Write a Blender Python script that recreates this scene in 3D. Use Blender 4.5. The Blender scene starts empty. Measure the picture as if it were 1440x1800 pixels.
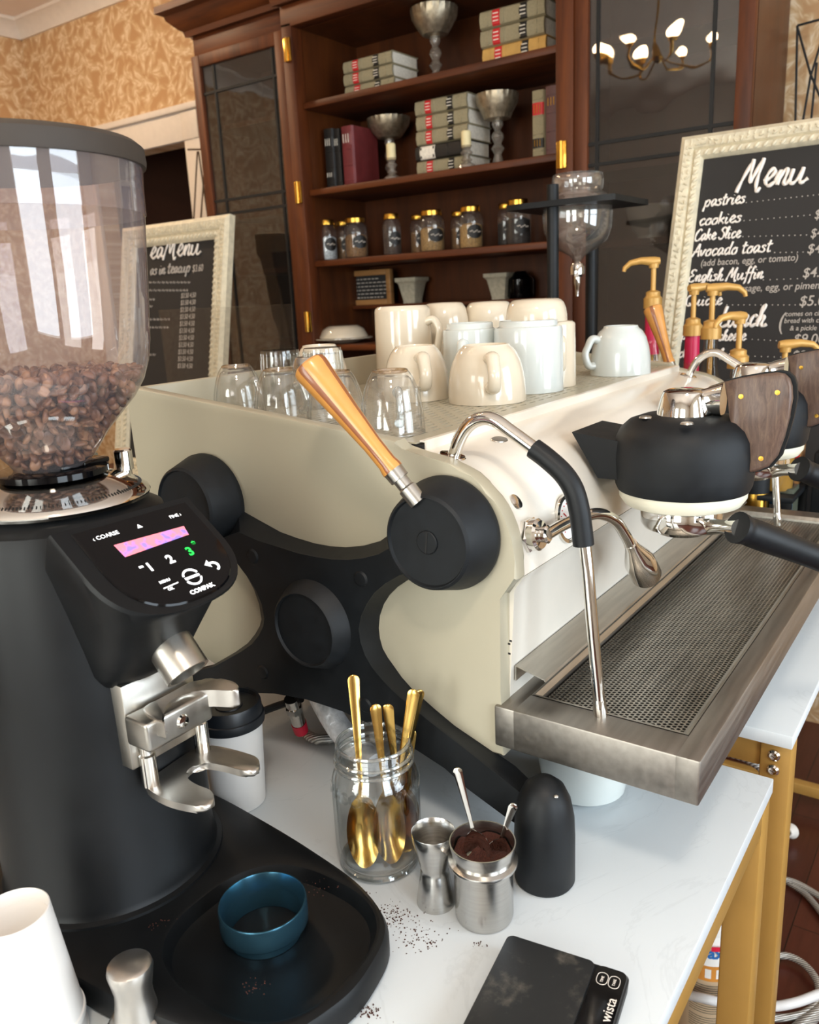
E_WIN, E_WIN2, E_CH, E_LP, E_FILL, EXPO = 70, 60, 36, 72, 100, 0.0
import bpy, bmesh, math, random
from mathutils import Vector as V, Matrix
R = random.Random(7)
SC = bpy.context.scene
COL = SC.collection
PI = math.pi

# ------------------------------------------------------------------ camera
YAW, PIT, ROLL, FPX = 0.62398183, 0.25620177, -0.04900955, 1449.617
T = 0.90                                   # height of the counter top
CAM = V((0, 0, T + 0.66))
fw = V((math.cos(YAW)*math.cos(PIT), math.sin(YAW)*math.cos(PIT), -math.sin(PIT)))
rt = V((math.sin(YAW), -math.cos(YAW), 0)); up = rt.cross(fw)
rt, up = math.cos(ROLL)*rt + math.sin(ROLL)*up, -math.sin(ROLL)*rt + math.cos(ROLL)*up

def ray(px, py): return fw + rt*((px-720)/FPX) - up*((py-900)/FPX)
def PN(px, py, p0, n):
    d = ray(px, py); n = V(n); return CAM + d*((V(p0)-CAM).dot(n)/d.dot(n))
def PX(px, py, x): return PN(px, py, (x, 0, 0), (1, 0, 0))
def PY(px, py, y): return PN(px, py, (0, y, 0), (0, 1, 0))
def PZ(px, py, z): return PN(px, py, (0, 0, T+z), (0, 0, 1))
def proj(p):
    v = V(p)-CAM; d = v.dot(fw); return 720+FPX*v.dot(rt)/d, 900-FPX*v.dot(up)/d, d
def mpp(p): return proj(p)[2]/FPX
def hdir(x, y):
    v = V((x, y, 0)); v.normalize(); return v
def prof(cx, cy, pts):
    """silhouette pixels of a round thing on the axis (cx, cy) -> its (radius, height) profile"""
    n = hdir(cx, cy); out = []
    for a, b in pts:
        p = PN(a, b, (cx, cy, 0), n); out.append((math.hypot(p.x-cx, p.y-cy), p.z))
    return out
def stand(px, pyb, wpx, z):
    """centre and radius of a round thing whose nearest bottom point shows at (px, pyb)"""
    p = PZ(px, pyb, z); r = wpx*mpp(p)/2
    d = hdir(p.x, p.y); c = p + d*r; r = wpx*mpp(c)/2
    return c.x, c.y, r
def zat(x, y, py):
    lo, hi = -1.0, 3.2
    for _ in range(40):
        m = (lo+hi)/2
        if proj((x, y, m))[1] > py: lo = m
        else: hi = m
    return lo

cd = bpy.data.cameras.new('camera'); cam = bpy.data.objects.new('camera', cd); COL.objects.link(cam)
cd.sensor_fit = 'HORIZONTAL'; cd.sensor_width = 36; cd.lens = 36*FPX/1440; cd.clip_start = 0.02
m = Matrix((rt, up, -fw)).transposed().to_4x4(); m.translation = CAM; cam.matrix_world = m
cd.dof.use_dof = True; cd.dof.focus_distance = 1.05; cd.dof.aperture_fstop = 10
SC.camera = cam

# ------------------------------------------------------------------ materials
def S(h, a=None):
    h = h.lstrip('#'); c = [int(h[i:i+2], 16)/255 for i in (0, 2, 4)]
    return tuple(((v+0.055)/1.055)**2.4 if v > 0.04045 else v/12.92 for v in c) + (1,)
class NT:
    def __init__(s, name):
        s.m = bpy.data.materials.new(name); s.m.use_nodes = True; s.t = s.m.node_tree
        s.b = s.t.nodes['Principled BSDF']; s.out = s.t.nodes['Material Output']
    def n(s, typ, **kw):
        n = s.t.nodes.new('ShaderNode'+typ)
        for k, v in kw.items():
            if k in n.inputs: n.inputs[k].default_value = v
            else: setattr(n, k, v)
        return n
    def l(s, a, b): s.t.links.new(a, b)
    def coord(s, scale=(1, 1, 1), rot=(0, 0, 0), kind='Object'):
        tc = s.n('TexCoord'); mp = s.n('Mapping'); mp.inputs['Scale'].default_value = scale; mp.inputs['Rotation'].default_value = rot
        s.l(tc.outputs[kind], mp.inputs['Vector']); return mp.outputs[0]
    def ramp(s, fac, stops):
        r = s.n('ValToRGB'); e = r.color_ramp.elements
        while len(e) < len(stops): e.new(0.5)
        for q, (p, c) in zip(e, stops): q.position = p; q.color = c
        s.l(fac, r.inputs['Fac']); return r.outputs['Color']
    def bump(s, h, strength=0.2, dist=0.01):
        b = s.n('Bump'); b.inputs['Strength'].default_value = strength; b.inputs['Distance'].default_value = dist
        s.l(h, b.inputs['Height']); s.l(b.outputs[0], s.b.inputs['Normal'])
def pm(name, col, rough=0.5, metal=0.0, var=0.06, vs=30, spec=0.5, bump=0.0, coat=0.0, rv=0.0, emit=None, es=0):
    """painted, plastic or metal surface with a little procedural unevenness"""
    k = NT(name); c = S(col) if isinstance(col, str) else col
    k.b.inputs['Roughness'].default_value = rough; k.b.inputs['Metallic'].default_value = metal
    k.b.inputs['Specular IOR Level'].default_value = spec; k.b.inputs['Coat Weight'].default_value = coat
    k.b.inputs['Coat Roughness'].default_value = 0.08
    nz = k.n('TexNoise', Scale=vs, Detail=4.0); k.l(k.coord(), nz.inputs['Vector'])
    lo = tuple(v*(1-var) for v in c[:3])+(1,); hi = tuple(min(1, v*(1+var)) for v in c[:3])+(1,)
    k.l(k.ramp(nz.outputs['Fac'], [(0.3, lo), (0.7, hi)]), k.b.inputs['Base Color'])
    if rv:
        mr = k.n('MapRange'); mr.inputs['To Min'].default_value = max(0, rough-rv); mr.inputs['To Max'].default_value = rough+rv
        k.l(nz.outputs['Fac'], mr.inputs['Value']); k.l(mr.outputs[0], k.b.inputs['Roughness'])
    if bump: k.bump(nz.outputs['Fac'], bump, 0.002)
    if emit: k.b.inputs['Emission Color'].default_value = S(emit); k.b.inputs['Emission Strength'].default_value = es
    return k.m
def glass(name, tint=(0.97, 0.97, 0.97), edge=(0.6, 0.62, 0.6), f0=0.04, rough=0.0, haze=0.0, hazecol=(0.8, 0.78, 0.78), wavy=0.0, wscale=6.0):
    """thin clear wall: transparent face on, mirror-like and a little darker at grazing angles; haze = dust film, and on flask, crystal and mugs painted-in brightness"""
    k = NT(name); k.t.nodes.remove(k.b)
    lw = k.n('LayerWeight'); lw.inputs['Blend'].default_value = 0.5
    cl = k.ramp(lw.outputs['Facing'], [(0.0, tint+(1,)), (0.6, tint+(1,)), (1.0, edge+(1,))])
    tr = k.n('BsdfTransparent'); k.l(cl, tr.inputs['Color'])
    gl = k.n('BsdfGlossy'); gl.inputs['Roughness'].default_value = rough
    if wavy:
        nz = k.n('TexNoise', Scale=wscale, Detail=1.5); k.l(k.coord(), nz.inputs['Vector'])
        bp = k.n('Bump'); bp.inputs['Strength'].default_value = wavy; bp.inputs['Distance'].default_value = 0.02; k.l(nz.outputs['Fac'], bp.inputs['Height']); k.l(bp.outputs[0], gl.inputs['Normal'])
    pw = k.n('Math', operation='POWER'); pw.inputs[1].default_value = 5.0; k.l(lw.outputs['Facing'], pw.inputs[0])
    ma = k.n('Math', operation='MULTIPLY_ADD', use_clamp=True); ma.inputs[1].default_value = 1-f0; ma.inputs[2].default_value = f0; k.l(pw.outputs[0], ma.inputs[0])
    base = tr.outputs[0]
    if haze:
        df = k.n('BsdfDiffuse'); df.inputs['Color'].default_value = hazecol+(1,); tl = k.n('BsdfTranslucent'); tl.inputs['Color'].default_value = hazecol+(1,)
        m0 = k.n('MixShader'); k.l(df.outputs[0], m0.inputs[1]); k.l(tl.outputs[0], m0.inputs[2])
        m1 = k.n('MixShader'); m1.inputs[0].default_value = haze; k.l(base, m1.inputs[1]); k.l(m0.outputs[0], m1.inputs[2]); base = m1.outputs[0]
    mx = k.n('MixShader'); k.l(ma.outputs[0], mx.inputs[0]); k.l(base, mx.inputs[1]); k.l(gl.outputs[0], mx.inputs[2])
    k.l(mx.outputs[0], k.out.inputs['Surface']); return k.m
def woodm(name, stops, scale=(1, 12, 1), rough=0.35, coat=0.2, dist=4.0, wscale=3.0, rot=(0, 0, 0)):
    k = NT(name); co = k.coord(scale, rot)
    nz = k.n('TexNoise', Scale=wscale, Detail=8.0, Roughness=0.65, Distortion=dist*0.15); k.l(co, nz.inputs['Vector'])
    k.l(k.ramp(nz.outputs['Fac'], [(p, S(c)) for p, c in stops]), k.b.inputs['Base Color'])
    k.b.inputs['Roughness'].default_value = rough; k.b.inputs['Coat Weight'].default_value = coat; k.b.inputs['Coat Roughness'].default_value = 0.15
    k.b.inputs['Specular IOR Level'].default_value = 0.35; k.bump(nz.outputs['Fac'], 0.06, 0.002); return k.m
def brushed(name, col, rough=0.3, scale=(3, 3, 300), var=0.12):
    k = NT(name); c = S(col)
    nz = k.n('TexNoise', Scale=2.0, Detail=6.0); k.l(k.coord(scale), nz.inputs['Vector'])
    k.l(k.ramp(nz.outputs['Fac'], [(0.3, tuple(v*(1-var) for v in c[:3])+(1,)), (0.7, c)]), k.b.inputs['Base Color'])
    k.b.inputs['Metallic'].default_value = 1; k.b.inputs['Roughness'].default_value = rough
    mr = k.n('MapRange'); mr.inputs['To Min'].default_value = rough*0.8; mr.inputs['To Max'].default_value = rough*1.3
    k.l(nz.outputs['Fac'], mr.inputs['Value']); k.l(mr.outputs[0], k.b.inputs['Roughness'])
    return k.m
M = {}
M['hood'] = pm('machine_white', '#e6dfd2', 0.28, var=0.015, coat=0.3)
M['panel'] = pm('machine_cream', '#aea792', 0.42, var=0.02, vs=8, coat=0.1)
M['ring'] = pm('group_ivory', '#f1ecd6', 0.3, var=0.02)
M['black'] = pm('matt_black_coating', '#121518', 0.55, spec=0.3, var=0.25, vs=60, rv=0.1, bump=0.03)
M['rubber'] = pm('soft_black_plastic', '#0f1215', 0.5, spec=0.32, var=0.2, vs=40, rv=0.08)
M['gblack'] = pm('grinder_black', '#0a0c0e', 0.45, spec=0.28, var=0.2, vs=25, rv=0.06)
M['gloss'] = pm('black_display_glass', '#050507', 0.08, var=0.05, spec=0.25)
M['steel'] = brushed('brushed_steel', '#b9b5ad', 0.3, (40, 3, 3))
M['tray'] = brushed('worn_tray_steel', '#a39d95', 0.42, (4, 60, 60), 0.2)
M['traylip'] = brushed('tray_lip_steel', '#c9c4ba', 0.36, (4, 50, 50), 0.25)
M['chrome'] = pm('polished_chrome', '#dddad4', 0.07, 1, var=0.02)
M['cup_steel'] = brushed('spun_steel', '#c9c7c3', 0.22, (3, 3, 220), 0.15)
M['satin'] = pm('satin_aluminium', '#c9c4bd', 0.3, 1, var=0.03, vs=80)
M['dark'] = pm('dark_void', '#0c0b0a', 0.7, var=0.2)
M['gold'] = pm('gold_cutlery', '#c9a45c', 0.18, 1, var=0.08, vs=40)
M['goldpaint'] = pm('gold_painted_steel', '#b98f4a', 0.38, 0.25, var=0.05, vs=12)
M['brass'] = pm('brass', '#d3a347', 0.25, 1, var=0.1)
M['bronze'] = pm('bronze_wire', '#4a3622', 0.4, 0.6)
M['flask'] = glass('borosilicate_flask', (0.95, 0.94, 0.92), (0.5, 0.5, 0.48), 0.13, 0.0, haze=0.07, hazecol=(0.9, 0.86, 0.8))
M['rimglass'] = glass('thick_glass_rim', (0.9, 0.92, 0.91), (0.5, 0.54, 0.53), 0.25, 0.02, haze=0.12, hazecol=(0.9, 0.92, 0.92))
M['amberfoot'] = glass('warm_glass_foot', (0.9, 0.78, 0.62), (0.55, 0.4, 0.25), 0.18, 0.02, haze=0.1, hazecol=(0.9, 0.75, 0.55))
M['lidgrey'] = pm('hopper_lid_plastic', '#3b342e', 0.6, spec=0.3)
M['pump'] = pm('gold_pump_plastic', '#c79a52', 0.38, 0.2, var=0.08)
M['glass'] = glass('clear_glass', (0.985, 0.985, 0.98), (0.66, 0.67, 0.65), 0.08, haze=0.035, hazecol=(0.9, 0.9, 0.88))
M['jarglass'] = glass('thick_jar_glass', (0.98, 0.985, 0.98), (0.58, 0.63, 0.62), 0.085)
M['crystal'] = glass('cut_crystal', (0.9, 0.88, 0.85), (0.5, 0.47, 0.42), 0.2, 0.05, haze=0.22, hazecol=(0.85, 0.78, 0.68))
M['hopper'] = glass('smoky_hopper_plastic', (0.93, 0.90, 0.91), (0.75, 0.72, 0.75), 0.085, 0.01, haze=0.13, hazecol=(0.72, 0.66, 0.68), wavy=0.04, wscale=9.0)
M['acrylic'] = glass('clear_acrylic', (0.95, 0.95, 0.95), (0.85, 0.85, 0.85), 0.03)
M['cabglass'] = glass('cabinet_door_glass', (0.7, 0.68, 0.66), (0.5, 0.5, 0.5), 0.11, 0.012, haze=0.03, hazecol=(0.6, 0.55, 0.5), wavy=0.12, wscale=5.0)
M['bottleglass'] = glass('syrup_bottle_glass', (0.95, 0.93, 0.88), (0.6, 0.57, 0.5), 0.05)
M['ceramic'] = pm('cream_glazed_ceramic', '#d8ccb7', 0.12, var=0.02, coat=0.5)
M['ceramicw'] = pm('cool_white_ceramic', '#cdd3d0', 0.12, var=0.015, coat=0.5)
M['paper'] = pm('white_paper_cup', '#dcd8d3', 0.6, var=0.02)
M['lidblack'] = pm('black_cup_lid', '#15181c', 0.38, var=0.1)
M['label'] = pm('white_label', '#e9e7e2', 0.5, var=0.03)
M['tan'] = pm('buckram_cloth', '#8f8569', 0.75, var=0.1, vs=200, bump=0.1)
M['page'] = pm('book_pages', '#e8e1d2', 0.8, var=0.12, vs=120)
M['redlab'] = pm('red_spine_label', '#c01f26', 0.5, var=0.1)
M['blacklab'] = pm('black_spine_label', '#15120f', 0.5, var=0.1)
M['maroon'] = pm('maroon_cloth', '#6f2a2c', 0.5, var=0.12)
M['plum'] = pm('faded_plum_cloth', '#5a3a38', 0.55, var=0.12)
M['silver'] = pm('mercury_glass', '#a79a84', 0.4, 0.85, var=0.3, vs=60, rv=0.12)
M['candle'] = pm('candle_wax', '#e3d3a3', 0.5, var=0.04)
M['plaster'] = pm('weathered_plaster', '#b5ad98', 0.8, var=0.15, vs=80, bump=0.3)
M['slate'] = pm('chalkboard', '#211f1e', 0.7, var=0.12, vs=10)
M['chalk'] = pm('chalk_marker', '#efe6dc', 0.8, var=0.05)
M['chalkdim'] = pm('thin_chalk', '#b5aca2', 0.8, var=0.1)
M['frame'] = pm('antique_cream_frame', '#d6cbb0', 0.5, var=0.12, vs=60, bump=0.25)
M['oak'] = woodm('light_oak', [(0.3, '#8f6239'), (0.7, '#b98a55')], (1, 1, 8))
M['trim'] = pm('white_trim_paint', '#d9cfc4', 0.4, var=0.03)
M['offwhite'] = pm('off_white_wall_paint', '#d8d2c8', 0.7, var=0.03, vs=3)
M['ceil'] = pm('ceiling_paint', '#efe2d8', 0.8, var=0.03, vs=4)
M['lever'] = pm('lever_maple', '#c98d48', 0.3, var=0.12, vs=30, coat=0.3)
M['leverdark'] = pm('lever_walnut_stripe', '#8a5230', 0.3, var=0.12, vs=30, coat=0.3)
M['mahog'] = woodm('mahogany', [(0.25, '#35170a'), (0.5, '#572a0f'), (0.8, '#753d17')], (6, 6, 0.6), 0.5, 0.0)
M['mahogh'] = woodm('mahogany_across', [(0.25, '#35170a'), (0.5, '#572a0f'), (0.8, '#753d17')], (6, 0.6, 6), 0.5, 0.0)
M['cabin'] = woodm('cabinet_interior', [(0.25, '#34190a'), (0.6, '#52290f'), (0.85, '#683a18')], (4, 4, 0.6), 0.4, 0.1)
M['cheek'] = woodm('dark_walnut_burl', [(0.25, '#43332d'), (0.5, '#604c42'), (0.72, '#75604f'), (0.9, '#8f6c48')], (4, 9, 2.0), 0.42, 0.1, 10, 14)
M['redcap'] = pm('red_valve_cap', '#d81f3f', 0.4)
M['foil'] = pm('foil_wrap', '#e2e2e4', 0.4, 0.3, var=0.25, vs=90, bump=1.0)
M['bluering'] = pm('blue_anodised', '#4f7f96', 0.2, 0.9, var=0.1)
M['coffee'] = pm('ground_coffee', '#4a2418', 0.95, var=0.5, vs=900, bump=1.0)
M['pvc'] = pm('milky_hose', '#d8d8d8', 0.35, var=0.05)
M['pinkbottle'] = pm('raspberry_wrap', '#c8204e', 0.35, var=0.05)
M['amber'] = pm('amber_syrup', '#a9823d', 0.2, var=0.1)
M['scr'] = pm('lcd_backlight', '#d06a86', 0.4, emit='#e07a92', es=0.9)
k = NT('lcd_screen'); nz = k.n('TexNoise', Scale=70.0, Detail=2.0); k.l(k.coord(), nz.inputs['Vector'])
c_ = k.ramp(nz.outputs['Fac'], [(0.5, S('#f0808e')), (0.6, S('#8f78d8'))]); k.l(c_, k.b.inputs['Emission Color']); k.l(c_, k.b.inputs['Base Color']); k.b.inputs['Emission Strength'].default_value = 0.5
M['scr'] = k.m
M['lit'] = pm('lit_white_icon', '#ffffff', 0.5, emit='#ffffff', es=1.1)
M['litg'] = pm('lit_green_icon', '#22c04a', 0.5, emit='#18c848', es=0.9)
M['bulb'] = pm('warm_bulb', '#ffffff', 0.5, emit='#ffdcb0', es=E_CH)
# braided hose
k = NT('braided_steel'); wv = k.n('TexWave', Scale=90.0, Distortion=0.5); wv.bands_direction = 'DIAGONAL'; k.l(k.coord(), wv.inputs['Vector'])
k.l(k.ramp(wv.outputs['Fac'], [(0.2, S('#7d7a74')), (0.7, S('#d6d3cc'))]), k.b.inputs['Base Color']); k.b.inputs['Metallic'].default_value = 0.45; k.b.inputs['Roughness'].default_value = 0.35
k.bump(wv.outputs['Fac'], 0.5, 0.002); M['braid'] = k.m
# counter laminate: white with a faint grain and grey marble veins
k = NT('white_laminate'); co = k.coord((1, 1, 1)); n1 = k.n('TexNoise', Scale=3.0, Detail=7.0, Roughness=0.6, Distortion=1.4); k.l(co, n1.inputs['Vector'])
n2 = k.n('TexNoise', Scale=30.0, Detail=4.0); k.l(k.coord((1.2, 14, 1)), n2.inputs['Vector'])
k.l(k.ramp(n1.outputs['Fac'], [(0.0, S('#d4dadd')), (0.49, S('#d4dadd')), (0.5, S('#ced4d7')), (0.51, S('#d4dadd'))]), k.b.inputs['Base Color'])
k.b.inputs['Roughness'].default_value = 0.42; k.bump(n2.outputs['Fac'], 0.12, 0.001); M['counter'] = k.m
# floor
k = NT('red_brown_floorboards'); br = k.n('TexBrick', Scale=1.0); br.offset = 0.4
br.inputs['Brick Width'].default_value = 1.2; br.inputs['Row Height'].default_value = 0.09; br.inputs['Mortar Size'].default_value = 0.0015
br.inputs['Color1'].default_value = S('#4b231a'); br.inputs['Color2'].default_value = S('#5a2c20'); br.inputs['Mortar'].default_value = S('#1d0e0a')
k.l(k.coord(), br.inputs['Vector']); nz = k.n('TexNoise', Scale=6.0, Detail=6.0); k.l(k.coord((1, 14, 1)), nz.inputs['Vector'])
mx = k.n('MixRGB', blend_type='MULTIPLY'); mx.inputs[0].default_value = 0.6; k.l(br.outputs['Color'], mx.inputs[1])
k.l(k.ramp(nz.outputs['Fac'], [(0.3, (0.55, 0.5, 0.5, 1)), (0.7, (1, 1, 1, 1))]), mx.inputs[2]); k.l(mx.outputs[0], k.b.inputs['Base Color'])
k.b.inputs['Roughness'].default_value = 0.3; M['floor'] = k.m
# wallpaper: swirling cream leaves on ochre
def wallpaper(name, swap):
    k = NT(name); tc = k.n('TexCoord'); sp = k.n('SeparateXYZ'); k.l(tc.outputs['Object'], sp.inputs[0]); cb = k.n('CombineXYZ')
    k.l(sp.outputs['X' if swap else 'Y'], cb.inputs[0]); k.l(sp.outputs['Z'], cb.inputs[1]); P0 = cb.outputs[0]
    nn = k.n('TexNoise', Scale=7.0, Detail=2.0); k.l(P0, nn.inputs['Vector'])
    wm = k.n('MixRGB', blend_type='LINEAR_LIGHT'); wm.inputs[0].default_value = 0.07; k.l(P0, wm.inputs[1]); k.l(nn.outputs['Color'], wm.inputs[2]); P = wm.outputs[0]
    tot = None
    for sc, off in ((9.0, 0.0), (10.5, 3.7), (12.0, 8.1), (13.5, 5.3)):
        la = 0.60/sc; lw_ = 0.20/sc
        ad = k.n('VectorMath', operation='ADD'); ad.inputs[1].default_value = (off, off*0.6, 0); k.l(P, ad.inputs[0])
        vo = k.n('TexVoronoi', Scale=sc, feature='F1'); vo.voronoi_dimensions = '2D'; k.l(ad.outputs[0], vo.inputs['Vector'])
        sub = k.n('VectorMath', operation='SUBTRACT'); k.l(ad.outputs[0], sub.inputs[0]); k.l(vo.outputs['Position'], sub.inputs[1])
        sc_ = k.n('SeparateColor'); k.l(vo.outputs['Color'], sc_.inputs[0])
        an = k.n('Math', operation='MULTIPLY'); an.inputs[1].default_value = 6.28; k.l(sc_.outputs[0], an.inputs[0])
        vr = k.n('VectorRotate', rotation_type='Z_AXIS'); k.l(sub.outputs[0], vr.inputs['Vector']); k.l(an.outputs[0], vr.inputs['Angle'])
        s2 = k.n('SeparateXYZ'); k.l(vr.outputs[0], s2.inputs[0])
        # a curved leaf blade: |y - bend*x^2| against its tapering half width
        xx = k.n('Math', operation='MULTIPLY'); k.l(s2.outputs[0], xx.inputs[0]); k.l(s2.outputs[0], xx.inputs[1])
        be = k.n('Math', operation='MULTIPLY_ADD'); be.inputs[1].default_value = -0.45/la; k.l(xx.outputs[0], be.inputs[0]); k.l(s2.outputs[1], be.inputs[2])
        ab = k.n('Math', operation='ABSOLUTE'); k.l(be.outputs[0], ab.inputs[0])
        wd = k.n('Math', operation='MULTIPLY_ADD'); wd.inputs[1].default_value = -lw_/la**2; wd.inputs[2].default_value = lw_; k.l(xx.outputs[0], wd.inputs[0])
        df = k.n('Math', operation='SUBTRACT'); k.l(wd.outputs[0], df.inputs[0]); k.l(ab.outputs[0], df.inputs[1])
        st = k.n('MapRange'); st.inputs['From Min'].default_value = -0.006; st.inputs['From Max'].default_value = 0.013; k.l(df.outputs[0], st.inputs['Value'])
        rb = k.n('Math', operation='SINE'); r2 = k.n('Math', operation='MULTIPLY_ADD'); r2.inputs[1].default_value = 330.0; k.l(ab.outputs[0], r2.inputs[0])
        r3 = k.n('Math', operation='MULTIPLY'); r3.inputs[1].default_value = 160.0; k.l(s2.outputs[0], r3.inputs[0]); k.l(r3.outputs[0], r2.inputs[2]); k.l(r2.outputs[0], rb.inputs[0])
        r4 = k.n('Math', operation='MULTIPLY_ADD'); r4.inputs[1].default_value = 0.22; r4.inputs[2].default_value = 0.78; k.l(rb.outputs[0], r4.inputs[0])
        lf = k.n('Math', operation='MULTIPLY'); k.l(st.outputs[0], lf.inputs[0]); k.l(r4.outputs[0], lf.inputs[1])
        if tot is None: tot = lf.outputs[0]
        else:
            mx = k.n('Math', operation='MAXIMUM'); k.l(tot, mx.inputs[0]); k.l(lf.outputs[0], mx.inputs[1]); tot = mx.outputs[0]
    k.l(k.ramp(tot, [(0.0, S('#b58d62')), (0.35, S('#bd996f')), (0.75, S('#ceb18b')), (1.0, S('#dcc7a8'))]), k.b.inputs['Base Color'])
    k.b.inputs['Roughness'].default_value = 0.6; return k.m
M['paperB'] = wallpaper('leaf_wallpaper', False); M['paperL'] = wallpaper('leaf_wallpaper_side', True)

# ------------------------------------------------------------------ mesh builder
LOC = {}
def cat_rom(pts, n=8, closed=False):
    P = [V(p) for p in pts]; out = []; N = len(P)
    rng = range(N if closed else N-1)
    for i in rng:
        a, b = P[i], P[(i+1) % N]
        p0 = P[i-1] if (i > 0 or closed) else a*2-b
        p3 = P[(i+2) % N] if (i+2 < N or closed) else b*2-a
        for j in range(n):
            t = j/n
            out.append(0.5*((2*a)+(b-p0)*t+(2*p0-5*a+4*b-p3)*t*t+(3*a-p0-3*b+p3)*t**3))
    if not closed: out.append(P[-1])
    return out
class MB:
    def __init__(s): s.bm = bmesh.new(); s.mi = 0
    def _f(s, vs):
        try:
            f = s.bm.faces.new(vs); f.material_index = s.mi; return f
        except ValueError: return None
    def loft(s, loops, closed=True, cap0=True, cap1=True):
        rows = [[s.bm.verts.new(p) for p in L] for L in loops]; n = len(rows[0])
        for a, b in zip(rows, rows[1:]):
            for i in range(n if closed else n-1): s._f([a[i], a[(i+1) % n], b[(i+1) % n], b[i]])
        if cap0: s._f(rows[0][::-1])
        if cap1: s._f(rows[-1])
        return s
    def lathe(s, pr, c=(0, 0, 0), axis=(0, 0, 1), n=40, cap=True, mats=None):
        c = V(c); ax = V(axis).normalized(); q = V((0, 0, 1)).rotation_difference(ax)
        u = q @ V((1, 0, 0)); w = q @ V((0, 1, 0)); prev = None; first = last = None
        for k_, (r, z) in enumerate(pr):
            if mats: s.mi = mats[min(k_, len(mats)-1)]
            if r < 1e-6: row = [s.bm.verts.new(c+ax*z)]
            else: row = [s.bm.verts.new(c+ax*z+(u*math.cos(2*PI*i/n)+w*math.sin(2*PI*i/n))*r) for i in range(n)]
            if prev is not None:
                if len(prev) == 1 and len(row) > 1:
                    for i in range(n): s._f([prev[0], row[i], row[(i+1) % n]][::-1])
                elif len(row) == 1 and len(prev) > 1:
                    for i in range(n): s._f([prev[i], prev[(i+1) % n], row[0]])
                elif len(row) > 1:
                    for i in range(n): s._f([prev[i], prev[(i+1) % n], row[(i+1) % n], row[i]])
            else: first = row
            prev = row
        if cap and len(first) > 1: s._f(first[::-1])
        if cap and len(prev) > 1: s._f(prev)
        return s
    def cyl(s, a, b, r, r2=None, n=24):
        a, b = V(a), V(b); L = (b-a).length
        return s.lathe([(r, 0), (r if r2 is None else r2, L)], a, b-a, n)
    def tube(s, pts, r, n=12, cap=True, flat=None):
        pts = [V(p) for p in pts]; N = len(pts); rs = r if isinstance(r, (list, tuple)) else [r]*N
        tg = [(pts[min(i+1, N-1)]-pts[max(i-1, 0)]).normalized() for i in range(N)]
        ref = V((0, 0, 1)) if abs(tg[0].z) < 0.9 else V((1, 0, 0))
        u = (ref-tg[0]*ref.dot(tg[0])).normalized(); rows = []
        for i in range(N):
            u = (u-tg[i]*u.dot(tg[i])).normalized(); w = tg[i].cross(u)
            fa, fb = (1, 1) if flat is None else flat
            rows.append([pts[i]+(u*math.cos(2*PI*j/n)*fa+w*math.sin(2*PI*j/n)*fb)*rs[i] for j in range(n)])
        return s.loft(rows, True, cap, cap)
    def box(s, c, size, rz=0.0, bev=0.0, seg=2, rot=None):
        b2 = bmesh.new(); bmesh.ops.create_cube(b2, size=1)
        bmesh.ops.scale(b2, vec=V(size), verts=b2.verts)
        if bev: bmesh.ops.bevel(b2, geom=b2.edges[:], offset=bev, segments=seg, affect='EDGES', profile=0.5)
        mt = Matrix.Translation(V(c)) @ (rot.to_4x4() if rot else Matrix.Rotation(rz, 4, 'Z'))
        return s.join(b2, mt)
    def mm(s, lo, hi, bev=0.0, seg=2):
        lo, hi = V(lo), V(hi); return s.box((lo+hi)/2, [abs(v) for v in hi-lo], 0, bev, seg)
    def ball(s, c, r, sc=(1, 1, 1), rot=None, n=(16, 10)):
        b2 = bmesh.new(); bmesh.ops.create_uvsphere(b2, u_segments=n[0], v_segments=n[1], radius=r)
        bmesh.ops.scale(b2, vec=V(sc), verts=b2.verts)
        return s.join(b2, Matrix.Translation(V(c)) @ (rot.to_4x4() if rot else Matrix.Identity(4)))
    def join(s, b2, mt=None):
        mp = {}
        for v in b2.verts: mp[v] = s.bm.verts.new(mt @ v.co if mt else v.co)
        for f in b2.faces: s._f([mp[v] for v in f.verts])
        b2.free(); return s
    def prism(s, poly, off, bev=0.0, seg=2):
        poly = [V(p) for p in poly]; off = V(off)
        if not bev: return s.loft([poly, [p+off for p in poly]])
        b2 = bmesh.new(); a = [b2.verts.new(p) for p in poly]; b = [b2.verts.new(p+off) for p in poly]; n = len(a)
        b2.faces.new(a[::-1]); b2.faces.new(b)
        for i in range(n): b2.faces.new([a[i], a[(i+1) % n], b[(i+1) % n], b[i]])
        caps = [e for e in b2.edges if len({id(v) for v in e.verts} & {id(v) for v in a}) != 1]
        bmesh.ops.bevel(b2, geom=caps, offset=bev, segments=seg, affect='EDGES', profile=0.5)
        return s.join(b2)
    def text(s, st, size, o, u, v, thick=0.0004, shear=0.0, bold=0.0, align='LEFT', sx=1.0):
        cu = bpy.data.curves.new('t', 'FONT'); cu.body = st; cu.size = size; cu.shear = shear; cu.offset = bold; cu.align_x = align
        cu.extrude = thick; cu.resolution_u = 3
        ob = bpy.data.objects.new('t', cu); COL.objects.link(ob); dg = bpy.context.evaluated_depsgraph_get(); dg.update()
        me = bpy.data.meshes.new_from_object(ob.evaluated_get(dg)); b2 = bmesh.new(); b2.from_mesh(me)
        u, v = V(u).normalized(), V(v).normalized(); w = u.cross(v)
        mt = Matrix((u*sx, v, w)).transposed().to_4x4(); mt.translation = V(o)+w*thick
        s.join(b2, mt); bpy.data.objects.remove(ob); bpy.data.curves.remove(cu); bpy.data.meshes.remove(me); return s
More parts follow.
